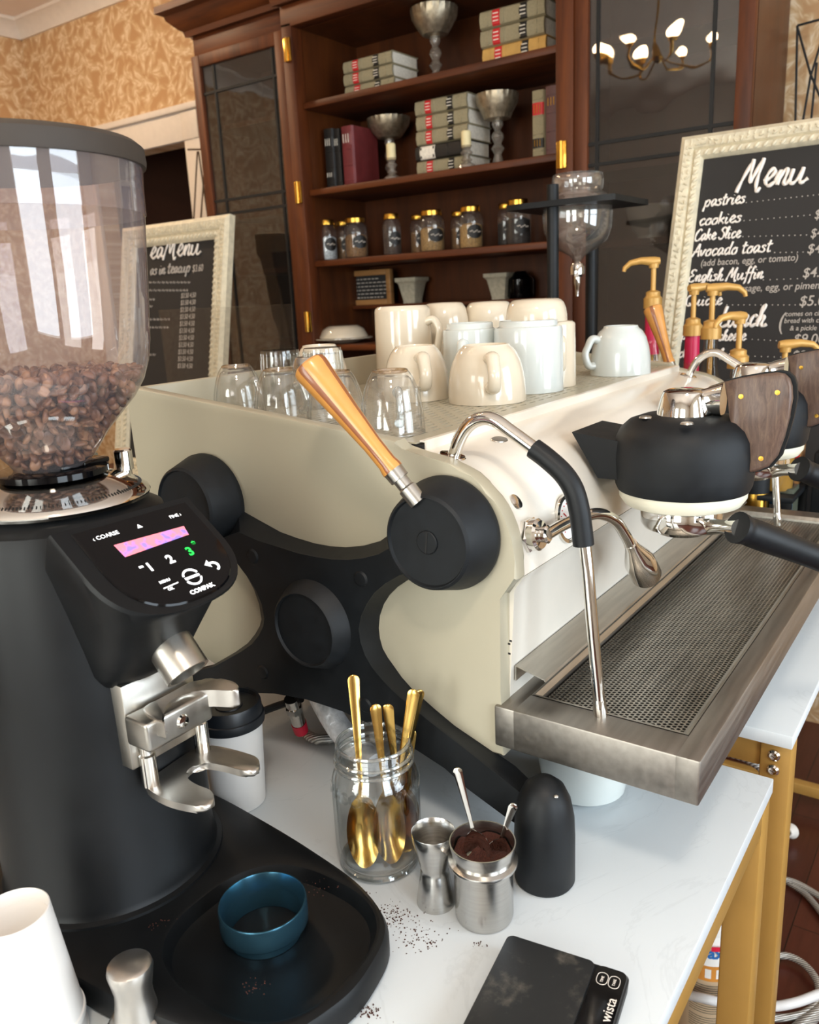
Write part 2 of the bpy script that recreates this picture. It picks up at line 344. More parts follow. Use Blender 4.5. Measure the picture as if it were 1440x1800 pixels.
    def build(s, name, mat, parent=None, label=None, kind=None, sharp=35, loc=None, flat=False):
        base = V((0, 0, 0))
        if parent is not None: base = LOC[parent.name]
        elif loc is not None: base = V(loc)
        bmesh.ops.recalc_face_normals(s.bm, faces=s.bm.faces[:])
        if base.length: bmesh.ops.translate(s.bm, vec=-base, verts=s.bm.verts)
        me = bpy.data.meshes.new(name); s.bm.to_mesh(me); s.bm.free()
        for q in (mat if isinstance(mat, (list, tuple)) else [mat]): me.materials.append(M[q] if isinstance(q, str) else q)
        if not flat:
            me.shade_smooth(); me.set_sharp_from_angle(angle=math.radians(sharp))
        o = bpy.data.objects.new(name, me); COL.objects.link(o)
        if parent is not None: o.parent = parent; LOC[o.name] = base
        elif loc is not None: o.location = base; LOC[o.name] = base
        else: LOC[o.name] = base
        if label: o['label'] = label
        if kind: o['kind'] = kind
        return o
def tag(o, label, cat, group=None, kind=None):
    o['label'] = label; o['category'] = cat
    if group: o['group'] = group
    if kind: o['kind'] = kind
    return o
def thing(name, label, cat, loc, group=None):
    o = bpy.data.objects.new(name, None); COL.objects.link(o); o.location = V(loc); o.empty_display_size = 0.05
    LOC[o.name] = V(loc); return tag(o, label, cat, group)
def kids(o): return [c for c in COL.objects if c.parent == o]
def copy_tree(o, parent=None):
    c = o.copy(); COL.objects.link(c)
    if parent is not None: c.parent = parent
    for ch in kids(o): copy_tree(ch, c)
    return c
def struct(mb, name, mat, **kw):
    o = mb.build(name, mat, **kw); o['kind'] = 'structure'; return o
# ================================================================== the room
XB, YL, ZC_, XF, YF = 3.0, 4.678, 3.134, -2.6, -2.3      # back wall, left wall, ceiling, wall behind, window wall
struct(MB().mm((XF-0.1, YF-0.1, -0.1), (XB+0.1, YL+0.1, 0)), 'floor', 'floor', flat=True)
struct(MB().mm((XF-0.1, YF-0.1, ZC_), (XB+0.1, YL+0.1, ZC_+0.1)), 'ceiling', 'ceil', flat=True)
# doorway in the back wall
pTR, pTL = PX(352, 193, XB), PX(150, 240, XB)
dz = (pTR.z+pTL.z)/2; dy0, dy1 = pTR.y, pTL.y+0.05
iy0 = dy0+0.11; iy1 = dy1-0.11; iz = dz-0.13
b = MB(); b.mm((XB, YF, 0), (XB+0.1, iy0, ZC_)); b.mm((XB, iy1, 0), (XB+0.1, YL+0.1, ZC_)); b.mm((XB, iy0, iz), (XB+0.1, iy1, ZC_))
struct(b, 'wall_back', 'paperB', flat=True)
struct(MB().mm((XF, YL, 0), (XB, YL+0.1, ZC_)), 'wall_left', 'paperL', flat=True)
b = MB(); b.mm((XB-0.025, dy0, 0), (XB, iy0, iz), 0.004); b.mm((XB-0.025, iy1, 0), (XB, dy1, iz), 0.004)
b.mm((XB-0.025, dy0, iz), (XB, dy1, dz), 0.004); b.mm((XB-0.045, dy0-0.02, dz), (XB, dy1+0.02, dz+0.03), 0.006)
b.mm((XB-0.03, dy0, iz), (XB, dy0+0.115, dz-0.002), 0.003)
struct(b, 'trim_1', 'trim')
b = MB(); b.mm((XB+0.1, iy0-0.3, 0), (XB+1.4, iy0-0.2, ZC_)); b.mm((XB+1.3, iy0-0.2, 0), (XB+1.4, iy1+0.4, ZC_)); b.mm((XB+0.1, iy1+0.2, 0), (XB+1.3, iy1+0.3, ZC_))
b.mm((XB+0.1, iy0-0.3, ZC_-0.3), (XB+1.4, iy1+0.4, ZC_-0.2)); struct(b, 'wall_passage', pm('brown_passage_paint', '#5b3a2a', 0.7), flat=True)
# crown moulding
def crown(a, c_, inw):
    a, c_, inw = V(a), V(c_), V(inw); pr = [(0, -0.09), (0.012, -0.09), (0.02, -0.06), (0.05, -0.025), (0.07, -0.015), (0.07, 0), (0, 0)]
    return MB().loft([[p+inw*q[0]+V((0, 0, q[1])) for q in pr] for p in (a, c_)])
struct(crown((XB, YF, ZC_), (XB, YL, ZC_), (-1, 0, 0)), 'trim_2', 'trim')
struct(crown((XF, YL, ZC_), (XB, YL, ZC_), (0, -1, 0)), 'trim_3', 'trim')
# wall with the tall shop windows on the barista side, and the one behind the camera
WIN = [(-1.0, 0.2), (0.7, 2.1)]
def winwall(name, mat, fixed, lo, hi, holes, z0, z1, axis):
    b = MB(); edges = [lo]+[e for h in holes for e in h]+[hi]
    def bx(a0, a1, c0, c1):
        if axis == 'x': b.mm((a0, fixed-0.1, c0), (a1, fixed, c1))
        else: b.mm((fixed-0.1, a0, c0), (fixed, a1, c1))
    for i in range(0, len(edges), 2): bx(edges[i], edges[i+1], 0, ZC_)
    for h in holes: bx(h[0], h[1], 0, z0); bx(h[0], h[1], z1, ZC_)
    struct(b, name, mat, flat=True)
winwall('wall_right', 'offwhite', YF, XF, XB, WIN, 0.7, 2.75, 'x')
WIN2 = [(-0.75, 0.45), (1.1, 2.0)]
winwall('wall_behind', 'offwhite', XF, YF, YL, WIN2, 0.8, 2.6, 'y')
n_ = 0
for ax, fixed, holes, z0, z1 in (('x', YF, WIN, 0.7, 2.75), ('y', XF, WIN2, 0.8, 2.6)):
    for h in holes:
        n_ += 1; b = MB()
        def fr(a0, a1, c0, c1, d0=-0.09, d1=0.02):
            if ax == 'x': b.mm((a0, fixed+d0, c0), (a1, fixed+d1, c1), 0.004)
            else: b.mm((fixed+d0, a0, c0), (fixed+d1, a1, c1), 0.004)
        fr(h[0]-0.08, h[0]+0.03, z0-0.05, z1+0.08); fr(h[1]-0.03, h[1]+0.08, z0-0.05, z1+0.08); fr(h[0]+0.03, h[1]-0.03, z1-0.03, z1+0.08); fr(h[0]+0.03, h[1]-0.03, z0-0.05, z0+0.04)
        mid = (h[0]+h[1])/2; zm = (z0+z1)/2; fr(h[0]+0.03, h[1]-0.03, zm-0.03, zm+0.03, -0.06, -0.02)
        struct(b, 'window_%d' % n_, 'trim')
# ================================================================== tables
def leg_box(b, x0, y0, s=0.045, z1=None): b.mm((x0, y0, 0), (x0+s, y0+s, z1), 0.004)
TX1 = PZ(1369, 1371, 0).x; TE = 0.19; TY = 1.22
t1 = thing('work_table', 'white laminate table on gold legs carrying the grinder and the takeaway cup', 'table', (0.4, 0.7, 0))
MB().mm((-0.45, TE, T-0.022), (TX1, TY, T), 0.0015).build('tabletop', 'counter', t1)
zt = T-0.022
for x, y in ((TX1-0.047, TE+0.002), (TX1-0.047, TY-0.06), (-0.43, TE+0.002), (-0.43, TY-0.06)):
    b = MB(); leg_box(b, x, y, z1=zt); b.build('leg', 'goldpaint', t1)
b = MB(); b.mm((-0.385, TE+0.002, zt-0.04), (TX1-0.047, TE+0.035, zt), 0.003); b.mm((-0.385, TY-0.05, zt-0.04), (TX1-0.055, TY-0.015, zt), 0.003)
b.mm((TX1-0.043, TE+0.047, zt-0.04), (TX1-0.008, TY-0.06, zt), 0.003); b.mm((-0.425, TE+0.047, zt-0.04), (-0.39, TY-0.06, zt), 0.003); b.build('apron', 'goldpaint', t1)
TX2 = PZ(1313, 1276, 0).x; TX2e = 2.50
t2 = thing('side_table', 'white laminate table on gold legs beyond the gap, carrying the syrup bottles', 'table', (1.9, 0.6, 0))
MB().mm((TX2, TE, T-0.022), (TX2e, 1.3, T), 0.0015).build('tabletop', 'counter', t2)
for x, y in ((TX2+0.012, TE+0.002), (TX2+0.012, 1.24), (TX2e-0.057, TE+0.002), (TX2e-0.057, 1.24)):
    b = MB(); leg_box(b, x, y, z1=zt); l_ = b.build('leg', 'goldpaint', t2)
    if x < 1.5 and y < 0.5:
        for zz in (zt-0.022, zt-0.047):
            b = MB(); b.lathe([(0.0001, 0.006), (0.006, 0.0055), (0.009, 0.003), (0.0095, 0)], (x, y+0.024, zz), (-1, 0, 0), 20)
            b.box((x-0.0062, y+0.024, zz), (0.0012, 0.008, 0.0016)); b.box((x-0.0062, y+0.024, zz), (0.0012, 0.0016, 0.008)); b.build('bolt', 'chrome', l_)
b = MB(); b.mm((TX2+0.018, TE+0.047, zt-0.05), (TX2+0.05, 1.24, zt), 0.003); b.mm((TX2+0.057, TE+0.015, zt-0.05), (TX2e-0.057, TE+0.05, zt), 0.003)
b.mm((TX2e-0.05, TE+0.057, zt-0.05), (TX2e-0.018, 1.24, zt), 0.003); b.mm((TX2+0.057, 1.245, zt-0.05), (TX2e-0.057, 1.28, zt), 0.003); b.build('apron', 'goldpaint', t2)
b = MB(); rz_ = PX(1420, 1388, 2.43).z; b.mm((2.42, TE+0.047, rz_-0.017), (2.45, 1.24, rz_+0.017), 0.003)
b.build('brace', 'goldpaint', t2)

# ================================================================== the cabinet
CX = 2.6
cab = thing('china_cabinet', 'tall dark mahogany breakfront cabinet with open centre shelves and glazed side doors', 'cabinet', (2.8, 1.74, 0))
yl0, yl1, yc0, yc1, yr0, yr1 = 2.33, 2.84, 1.213, 2.28, 0.632, 1.154
XK = 2.97
b = MB(); b.mm((CX, yl1-0.02, 0), (XK, yl1, 2.62)); b.mm((CX, yr0, 0), (XK, yr0+0.02, 2.62)); b.mm((CX+0.02, yc1, 0), (XK, yc1+0.02, 2.62)); b.mm((CX+0.02, yc0-0.02, 0), (XK, yc0, 2.62))
b.mm((XK-0.015, yr0+0.02, 0), (XK, yl1-0.02, 2.62)); b.mm((CX+0.02, yr0+0.02, 2.545), (XK-0.015, yl1-0.02, 2.57)); b.build('carcass', 'cabin', cab)
b = MB()
for a0, a1 in ((yc1, yl0), (yr1, yc0)): b.mm((CX-0.035, a0, 0), (CX+0.03, a1, 2.56), 0.004)
b.build('stile', 'mahog', cab)
b = MB(); b.mm((CX-0.035, yc0-0.059, 2.545), (CX+0.02, yc1+0.05, 2.62), 0.004); b.mm((CX-0.01, yc1+0.05, 2.545), (CX+0.02, yl1, 2.62), 0.003); b.mm((CX-0.01, yr0, 2.545), (CX+0.02, yc0-0.059, 2.62), 0.003)
b.build('frieze', 'mahogh', cab)
pr = [(0, 0), (0.02, 0), (0.025, 0.02), (0.04, 0.03), (0.07, 0.06), (0.075, 0.075), (0.1, 0.085), (0.1, 0.11), (0, 0.11)]
b = MB()
def corn(y0, y1, xo, e0, e1):
    lo = []
    for y, e in ((y0, e0), (y1, e1)): lo.append([V((xo-q[0], y+e*q[0], 2.62+q[1])) for q in pr])
    b.loft(lo)
corn(yc0-0.059, yc1+0.05, CX-0.035, -1, 1); corn(yc1+0.05, yl1, CX-0.01, 0, 1); corn(yr0, yc0-0.059, CX-0.01, -1, 0)
b.mm((CX-0.01, yr0, 2.62), (XK, yl1, 2.72)); b.prism([V((CX, yl1+q[0], 2.62+q[1])) for q in pr], (XK-CX, 0, 0)); b.build('cornice', 'mahogh', cab)
SH = [2.290, 1.978, 1.712, 1.385]
for i, z in enumerate(SH):
    x0 = CX+0.0 if i < 3 else CX-0.02
    MB().mm((x0, yc0, z-0.024), (XK-0.015, yc1, z), 0.005).build('shelf', 'mahogh', cab)
MB().mm((2.82, yc0+0.001, 1.515), (XK-0.015, yc1-0.001, 1.53), 0.003).build('shelf', 'mahogh', cab)
for z in (2.29, 1.93, 1.70, 1.40):
    b = MB(); b.mm((CX+0.06, yr0+0.021, z-0.02), (XK-0.016, yc0-0.021, z)); b.build('shelf', 'cabin', cab)
    b = MB(); b.mm((CX+0.06, yc1+0.021, z-0.02), (XK-0.016, yl1-0.021, z)); b.build('shelf', 'cabin', cab)
MB().mm((CX-0.03, yr0, 0.02), (CX, yl1, 1.0), 0.005).build('base_front', 'mahog', cab)
def door(y0, y1, hy, bars, zs, hinge_z):
    d = MB(); s = 0.045; z0, z1 = 1.0, 2.545
    d.mm((CX-0.03, y0, z0), (CX-0.002, y0+s, z1), 0.004); d.mm((CX-0.03, y1-s, z0), (CX-0.002, y1, z1), 0.004)
    d.mm((CX-0.03, y0+s, z1-s), (CX-0.002, y1-s, z1), 0.004); d.mm((CX-0.03, y0+s, z0), (CX-0.002, y1-s, z0+s), 0.004)
    o = d.build('door', 'mahog', cab)
    MB().mm((CX-0.018, y0+s-0.004, z0+s-0.004), (CX-0.014, y1-s+0.004, z1-s+0.004)).build('glass_pane', 'cabglass', o)
    mu = MB()
    for y in bars: mu.mm((CX-0.022, y-0.005, z0+s), (CX-0.010, y+0.005, z1-s))
    for z in zs: mu.mm((CX-0.0222, y0+s, z-0.005), (CX-0.0098, y1-s, z+0.005))
    mu.build('muntin', 'dark', o)
    for z in hinge_z:
        h = MB(); h.mm((CX-0.042, hy-0.017, z-0.04), (CX-0.0355, hy+0.017, z+0.04), 0.002); h.cyl((CX-0.044, hy, z-0.04), (CX-0.044, hy, z+0.04), 0.005, n=10)
        h.build('hinge', 'brass', o)
yb = PX(1055, 150, CX).y; zb1 = PX(1130, 242, CX).z; zb2 = PX(1130, 280, CX).z
door(yr0, yr1, yc0-0.022, [yb, yr0+0.11], [zb1, zb2, 2.42], [PX(993, 275, CX).z])
door(yl0, yl1, yc1+0.022, [yl1-0.115, yl0+0.07], [PX(420, 148, CX).z-0.01, PX(450, 345, CX).z, PX(450, 370, CX).z], [PX(511, 93, CX).z, PX(534, 340, CX).z, PX(550, 565, CX).z])

# ---------------------------------------------------------------- books
def book(name, label, size, loc, cloth, labels, rz=0, stand_up=False, group=None, gilt=False):
    """closed book lying flat: spine along y at x=0 facing -x, pages towards +x; size = spine length, thickness, depth"""
    L, H, D = size; o = thing(name, label, 'book', (0, 0, 0), group)
    c = MB(); pf = [(0.012, 0), (0.004, 0.1*H), (0, 0.5*H), (0.004, 0.9*H), (0.012, H), (D, H), (D, H-0.003), (0.014, H-0.003), (0.009, 0.5*H), (0.014, 0.003), (D, 0.003), (D, 0)]
    c.loft([[V((q[0], y, q[1])) for q in pf] for y in (-L/2, L/2)])
    for f in (-0.38, -0.13, 0.13, 0.38): c.box((0.002, f*L, H/2), (0.004, 0.006, H*0.72), 0, 0.001)
    c.build('cover', cloth, o)
    MB().mm((0.0115, -L/2+0.004, 0.0031), (D-0.004, L/2-0.004, H-0.0031)).build('page_block', 'page', o)
    for y0, y1, mt in labels:
        q = MB(); q.loft([[V((q_[0]-0.0012, y, q_[1])) for q_ in ((0.0075, 0.06*H), (0.003, 0.14*H), (-0.0005, 0.5*H), (0.003, 0.86*H), (0.0075, 0.94*H))] for y in (y0*L, y1*L)], closed=False, cap0=False, cap1=False)
        lb = q.build('spine_label', mt, o)
        t = MB()
        for f in (0.3, 0.5, 0.7): t.box((-0.0022, (y0+y1)/2*L, H*f), (0.0006, abs(y1-y0)*L*0.7, H*0.05))
        t.build('gilt_lettering', 'brass' if gilt else 'page', lb)
    if stand_up:
        o.rotation_euler = (math.radians(90), 0, rz)
    else: o.rotation_euler = (0, 0, rz)
    o.location = V(loc)
    return o
LAW = [(0.18, 0.30, 'redlab'), (-0.24, -0.12, 'blacklab')]
BS = (0.245, 0.05, 0.18)
def law_stack(px0, px1, pyb, shelf, x, n, tags, grp, H=0.05):
    a, c_ = PX(px0, pyb, x), PX(px1, pyb, x); yc = (a.y+c_.y)/2; L = abs(a.y-c_.y); z = SH[shelf]
    for i in range(n):
        cloth, lab, lb = tags[i]; book('law_book', lab, (L, H, 0.17), (x+R.uniform(-.004, .004), yc+R.uniform(-.004, .004), z+i*H), cloth, lb, R.uniform(-.02, .02), group=grp)
g1 = 'law books on the upper shelf'
law_stack(606, 692, 165, 0, 2.68, 3, [('tan', 'tan law book at the bottom of the left stack on the top shelf', LAW), ('tan', 'tan law book in the middle of the left stack on the top shelf', LAW),
  ('tan', 'tan law book lying uppermost in the left stack on the top shelf', LAW)], g1, 0.043)
oc = pm('ochre_cloth', '#c09650', 0.7, var=0.1); M['ochre'] = oc
law_stack(846, 958, 105, 0, 2.66, 3, [('ochre', 'ochre law book at the bottom of the right stack on the top shelf', LAW), ('tan', 'pale law book between the ochre book and the uppermost book, top shelf right', LAW),
  ('tan', 'pale law book lying uppermost in the right stack on the top shelf', LAW)], g1, 0.055)
g2 = 'law books stacked on the middle shelf'
law_stack(733, 822, 300, 1, 2.66, 5, [('tan', 'pale law book at the very bottom of the five book stack on the middle shelf', LAW), ('blacklab', 'black law book second from the bottom of the middle shelf stack', [(0.1, 0.4, 'page')]),
  ('tan', 'pale law book resting on the black one in the middle shelf stack', LAW), ('tan', 'pale law book just under the top one of the middle shelf stack', LAW),
  ('tan', 'pale law book crowning the five book stack on the middle shelf', LAW)], g2, 0.05)
def upright(px0, px1, pyt, pyb, x, cloth, label, labels, gilt=True):
    a, c_, t = PX(px0, pyb, x), PX(px1, pyb, x), PX((px0+px1)/2, pyt, x); H = abs(a.y-c_.y); L = t.z-SH[1]
    o = book('upright_book', label, (L, H, 0.16), (0, 0, 0), cloth, labels, 0, True, 'upright books on the middle shelf', gilt)
    o.location = V((x, max(a.y, c_.y), SH[1]+L/2)); return o
upright(573, 590, 225, 328, 2.68, 'blacklab', 'black upright book at the left end of the middle shelf', [(0.2, 0.36, 'blacklab'), (-0.3, -0.2, 'blacklab')], False)
upright(590, 602, 225, 327, 2.69, 'blacklab', 'thin black upright book against the maroon one on the middle shelf', [(0.2, 0.36, 'blacklab')], False)
upright(603, 624, 220, 325, 2.68, 'maroon', 'maroon upright book on the left part of the middle shelf', [(0.2, 0.4, 'maroon')], False)
upright(934, 957, 158, 278, 2.66, 'tan', 'tan upright book with a red label at the right end of the middle shelf', [(0.14, 0.32, 'redlab'), (-0.34, -0.2, 'blacklab')])
upright(957, 982, 150, 275, 2.66, 'plum', 'faded plum upright book leaning by the right stile of the middle shelf', [(0.2, 0.36, 'plum')])

# ---------------------------------------------------------------- compotes, candlesticks
def compote(label, px, pyt, pyb, wpx, hb, z, x):
    c = PX(px, pyb, x); cx, cy = c.x, c.y; r = wpx*mpp((cx, cy, z))/2; zt_ = zat(cx, cy, pyt); h = zt_-z
    o = thing('compote', label, 'bowl', (cx, cy, z), 'mercury glass compotes in the cabinet')
    hb = hb*mpp((cx, cy, z)); zb = zt_-hb
    w = MB(); w.lathe([(0.018, zb), (0.045, zb+0.006), (r*0.72, zb+hb*0.3), (r*0.95, zb+hb*0.65), (r, zt_), (r-0.004, zt_), (r*0.93, zb+hb*0.65), (r*0.7, zb+hb*0.32), (0.001, zb+0.012)], (cx, cy, 0), n=48, cap=False)
    nv = 0
    for v in w.bm.verts:
        d = math.hypot(v.co.x-cx, v.co.y-cy)
        if d > 0.03:
            a = math.atan2(v.co.y-cy, v.co.x-cx); f = 1+0.018*math.cos(a*24); v.co.x = cx+(v.co.x-cx)*f; v.co.y = cy+(v.co.y-cy)*f
    w.build('bowl', 'silver', o)
    s = MB(); H = zb-z
    s.lathe([(0.045, z), (0.045, z+0.008), (0.02, z+0.02), (0.012, z+0.3*H), (0.024, z+0.42*H), (0.012, z+0.52*H), (0.022, z+0.65*H), (0.02, z+0.72*H), (0.01, z+0.8*H), (0.02, z+0.92*H), (0.018, zb)], (cx, cy, 0), n=20)
    s.build('stem', 'crystal', o); return o
compote('ribbed silver compote on a crystal stem, highest in the cabinet', 767, 15, 132, 82, 44, SH[0], 2.76)
compote('ribbed silver compote standing behind the left candle on the middle shelf', 688, 208, 312, 74, 34, SH[1], 2.84)
compote('ribbed silver compote standing between the law books and the tan upright book', 876, 166, 290, 74, 42, SH[1], 2.74)
def candle(label, px, pyt, pym, pyb, x):
    c = PX(px, pyb, x); z = SH[1]; zt_ = zat(c.x, c.y, pyt); zm = zat(c.x, c.y, pym); o = thing('candlestick', label, 'candle holder', (c.x, c.y, z), 'crystal candlesticks on the middle shelf')
    H = zm-z; MB().lathe([(0.032, z), (0.03, z+0.008), (0.012, z+0.02), (0.02, z+0.35*H), (0.01, z+0.5*H), (0.022, z+0.68*H), (0.012, z+0.82*H), (0.02, zm), (0.016, zm)], (c.x, c.y, 0), n=16).build('holder', 'crystal', o)
    k_ = MB().lathe([(0.016, zm-0.006), (0.017, zm), (0.017, zt_-0.004), (0.014, zt_), (0.001, zt_-0.002)], (c.x, c.y, 0), n=20).build('candle', 'candle', o)
    MB().cyl((c.x, c.y, zt_-0.003), (c.x, c.y, zt_+0.006), 0.0012, n=6).build('wick', 'dark', k_)
candle('crystal candlestick with a short cream candle, in front of the left compote', 690, 252, 278, 316, 2.65)
candle('crystal candlestick with a short cream candle, in front of the five book stack', 821, 230, 256, 296, 2.635)

# ---------------------------------------------------------------- tea jars on the third shelf
herb = [pm('dried_herb_%d' % i, c_, 0.9, var=0.4, vs=160, bump=0.6) for i, c_ in enumerate(('#b9c0c6', '#8a6a4a', '#7c5a36', '#3a2a20', '#9a7a4a', '#a07f4c', '#1f1a18'))]
def tea_jar(label, px, pyt, pyb, wpx, x, herbm, lab=True):
    c = PX(px, pyb, x); z = SH[2]; r = wpx*mpp(c)/2; zt_ = zat(c.x, c.y, pyt); h = zt_-z; C_ = (c.x, c.y, z)
    o = thing('tea_jar', label, 'jar', C_, 'jars of loose tea on the third shelf')
    MB().lathe([(r*0.9, 0), (r, 0.01), (r, h*0.68), (r*0.94, h*0.78), (r*0.72, h*0.86), (r*0.72, h*0.92)], C_, n=28, cap=False).build('glass_body', 'glass', o)
    MB().lathe([(r*0.86, 0.006), (r*0.92, 0.012), (r*0.92, h*0.55), (r*0.6, h*0.6), (0.001, h*0.62)], C_, n=24).build('tea_leaves', herbm, o)
    MB().lathe([(r*0.8, h*0.87), (r*0.83, h*0.88), (r*0.83, h*0.98), (r*0.78, h), (0.001, h)], C_, n=28).build('lid', 'brass', o)
    if lab:
        q = MB(); d0 = math.atan2(-c.y, -c.x)+0.35; rows = []
        for j in range(-4, 5):
            hh = h*0.16*math.sqrt(max(0, 1-(j/4.3)**2)); a = d0+j*0.16
            rows.append([V((c.x+(r+0.0015)*math.cos(a), c.y+(r+0.0015)*math.sin(a), z+h*0.4+s_*hh)) for s_ in (-1, -0.3, 0.3, 1)])
        q.loft(rows, closed=False, cap0=False, cap1=False); lb = q.build('label', 'blacklab', o)
        t = MB(); rows = []
        for j in range(-3, 4):
            a = d0+j*0.13; t.box((c.x+(r+0.003)*math.cos(a), c.y+(r+0.003)*math.sin(a), z+h*0.4+0.003*math.sin(j*2)), (0.001, 0.006, 0.0035), a)
        t.build('lettering', 'chalkdim', lb)
JX = 2.70
tea_jar('loose tea jar with pale blue packets, leftmost on the third shelf', 578, 387, 452, 33, JX, herb[0])
tea_jar('tea jar tucked behind, second along the third shelf', 606, 389, 450, 30, JX+0.09, herb[1])
tea_jar('squat tea jar with brown leaves, next to the blue packet jar', 628, 383, 451, 41, JX-0.01, herb[2])
tea_jar('tea jar of dark leaves standing alone above the small chalkboard', 691, 376, 446, 33, JX, herb[3])
tea_jar('tea jar half hidden behind the brown bean jar', 737, 378, 440, 30, JX+0.1, herb[2])
tea_jar('large tea jar with light brown beans above the left planter', 761, 370, 443, 44, JX, herb[4])
tea_jar('tea jar half hidden behind the yellow flower tea jar', 808, 372, 434, 30, JX+0.1, herb[2])
tea_jar('large tea jar of yellowish flowers, right of the bean jar', 829, 363, 437, 42, JX, herb[5])
tea_jar('dark tea jar half hidden at the left of the coffee tower', 890, 358, 430, 30, JX+0.1, herb[6])
tea_jar('dark tea jar behind the arm of the coffee tower', 912, 351, 430, 44, JX, herb[6])

# ---------------------------------------------------------------- lower shelf pieces
p0 = PX(606, 536, 2.86); p1 = PX(690, 530, 2.86); zt_ = PX(606, 478, 2.86).z; z0 = 1.53
sg = thing('small_chalkboard', 'small oak framed chalkboard sign on the dark lower shelf of the cabinet', 'sign', (2.86, (p0.y+p1.y)/2, z0))
ya, yb_ = min(p0.y, p1.y), max(p0.y, p1.y); f_ = 0.022
b = MB(); b.mm((2.85, ya, z0), (2.875, ya+f_, zt_), 0.002); b.mm((2.85, yb_-f_, z0), (2.875, yb_, zt_), 0.002); b.mm((2.85, ya+f_, z0), (2.875, yb_-f_, z0+f_), 0.002); b.mm((2.85, ya+f_, zt_-f_), (2.875, yb_-f_, zt_), 0.002)
b.build('frame', 'oak', sg); MB().mm((2.862, ya+f_, z0+f_), (2.87, yb_-f_, zt_-f_)).build('board', 'slate', sg)
b = MB()
for i in range(6):
    zz = zt_-f_-0.014-i*0.015; y = yb_-f_-0.012-(0.03 if i == 0 else 0)
    while y > ya+f_+0.02+(0.03 if i == 0 else 0):
        w = R.uniform(0.008, 0.022); b.mm((2.8612, y-w, zz-0.002), (2.8619, y, zz+0.002)); y -= w+0.006
b.build('chalk_lettering', 'chalkdim', sg, flat=True)
def planter(label, px, pyt, wpx, x):
    c = PX(px, 532, x); z = 1.53; zt_ = zat(c.x, c.y, pyt); w = wpx*mpp(c)/2; h = zt_-z
    b = MB(); lo = []
    for s_, zz in ((0.55, 0), (0.55, 0.01), (0.62, 0.3*h), (0.8, 0.75*h), (0.86, 0.8*h), (1, 0.86*h), (1, h), (0.9, h), (0.75, 0.7*h)):
        lo.append([V((c.x+w*s_*math.copysign(min(1, abs(math.cos(a))*1.35), math.cos(a)), c.y+w*s_*math.copysign(min(1, abs(math.sin(a))*1.35), math.sin(a)), z+zz)) for a in [2*PI*i/32 for i in range(32)]])
    b.loft(lo); o = b.build('planter', 'plaster', loc=(c.x, c.y, z)); tag(o, label, 'planter', 'weathered planters in the cabinet')
planter('weathered tapered planter beside the small chalkboard', 726, 488, 45, 2.88)
planter('weathered tapered planter left of the dark bottle', 882, 480, 48, 2.88)
c = PX(916, 534, 2.9); zt_ = zat(c.x, c.y, 492)
o = MB().lathe([(0.045, 0), (0.05, 0.01), (0.05, 0.07), (0.02, 0.1), (0.018, zt_-1.53-0.01), (0.024, zt_-1.53)], (c.x, c.y, 1.53), n=24).build('dark_bottle', 'gloss', loc=(c.x, c.y, 1.53)); tag(o, 'dark glass bottle beside the right planter in the cabinet', 'bottle')
c = PX(605, 600, 2.68); z = SH[3]
for i, (rr, lab) in enumerate(((0.12, 'white plate under the folded looking bowl on the desk shelf'), (0.1, 'white shallow bowl upside down on the white plate in the cabinet'))):
    if i == 0: o = MB().lathe([(0.05, 0), (0.06, 0.003), (rr, 0.018), (rr, 0.021), (0.06, 0.008), (0.001, 0.007)], (c.x, c.y, z), n=40).build('plate', 'ceramic', loc=(c.x, c.y, z))
    else: o = MB().lathe([(rr, 0.022), (rr, 0.028), (0.085, 0.055), (0.06, 0.07), (0.055, 0.07), (0.001, 0.066)], (c.x, c.y, z), n=40).build('bowl', 'ceramic', loc=(c.x, c.y, z+0.02))
    tag(o, lab, 'plate' if i == 0 else 'bowl')
c = PX(1142, 425, 2.76); z = 1.70; r = 42*mpp(c)
o = MB().lathe([(r*0.5, 0), (r*0.5, 0.012), (r*0.7, 0.03), (r*0.92, 0.07), (r, 0.095), (r*1.03, 0.1), (r*1.0, 0.104), (r*0.88, 0.07), (0.001, 0.025)], (c.x, c.y, z), n=40).build('serving_bowl', 'ceramicw', loc=(c.x, c.y, z)); tag(o, 'white serving bowl behind the right glazed cabinet door', 'bowl')
# mirror-dark passage furniture and wire stands
b = MB(); P = lambda px, py: PX(px, py, 2.92)
for seg in ([(1402, 45), (1450, 32)], [(1402, 45), (1398, 235), (1396, 300)], [(1402, 47), (1425, 130), (1450, 190)], [(1448, 60), (1425, 135), (1408, 235)], [(1436, 110), (1424, 235)]): b.tube([P(*q) for q in seg], 0.0035, 6)
b.tube([P(1396, 300), V((2.92, P(1396, 300).y, 0))], 0.0035, 6); b.tube([P(1450, 190), V((2.92, P(1450, 190).y, 0))], 0.0035, 6); o = b.build('wire_stand', 'dark', loc=(P(1400, 45).x, P(1400, 45).y, 1.6)); tag(o, 'black geometric wire stand against the wallpaper right of the cabinet', 'stand')
P = lambda px, py: PX(px, py, 2.9); b = MB()
for seg in ([(330, 263), (385, 262)], [(347, 266), (340, 400)], [(349, 266), (368, 400)], [(362, 262), (352, 400)]): b.tube([P(*q) for q in seg], 0.004, 6)
b.tube([P(368, 400), V((2.9, P(368, 400).y, 0))], 0.004, 6); b.tube([P(340, 400), V((2.9, P(340, 400).y, 0))], 0.004, 6); o = b.build('wire_stand', 'bronze', loc=(P(345, 266).x, P(345, 266).y, 1.6)); tag(o, 'thin bronze wire stand between the doorway and the left cabinet door', 'stand')
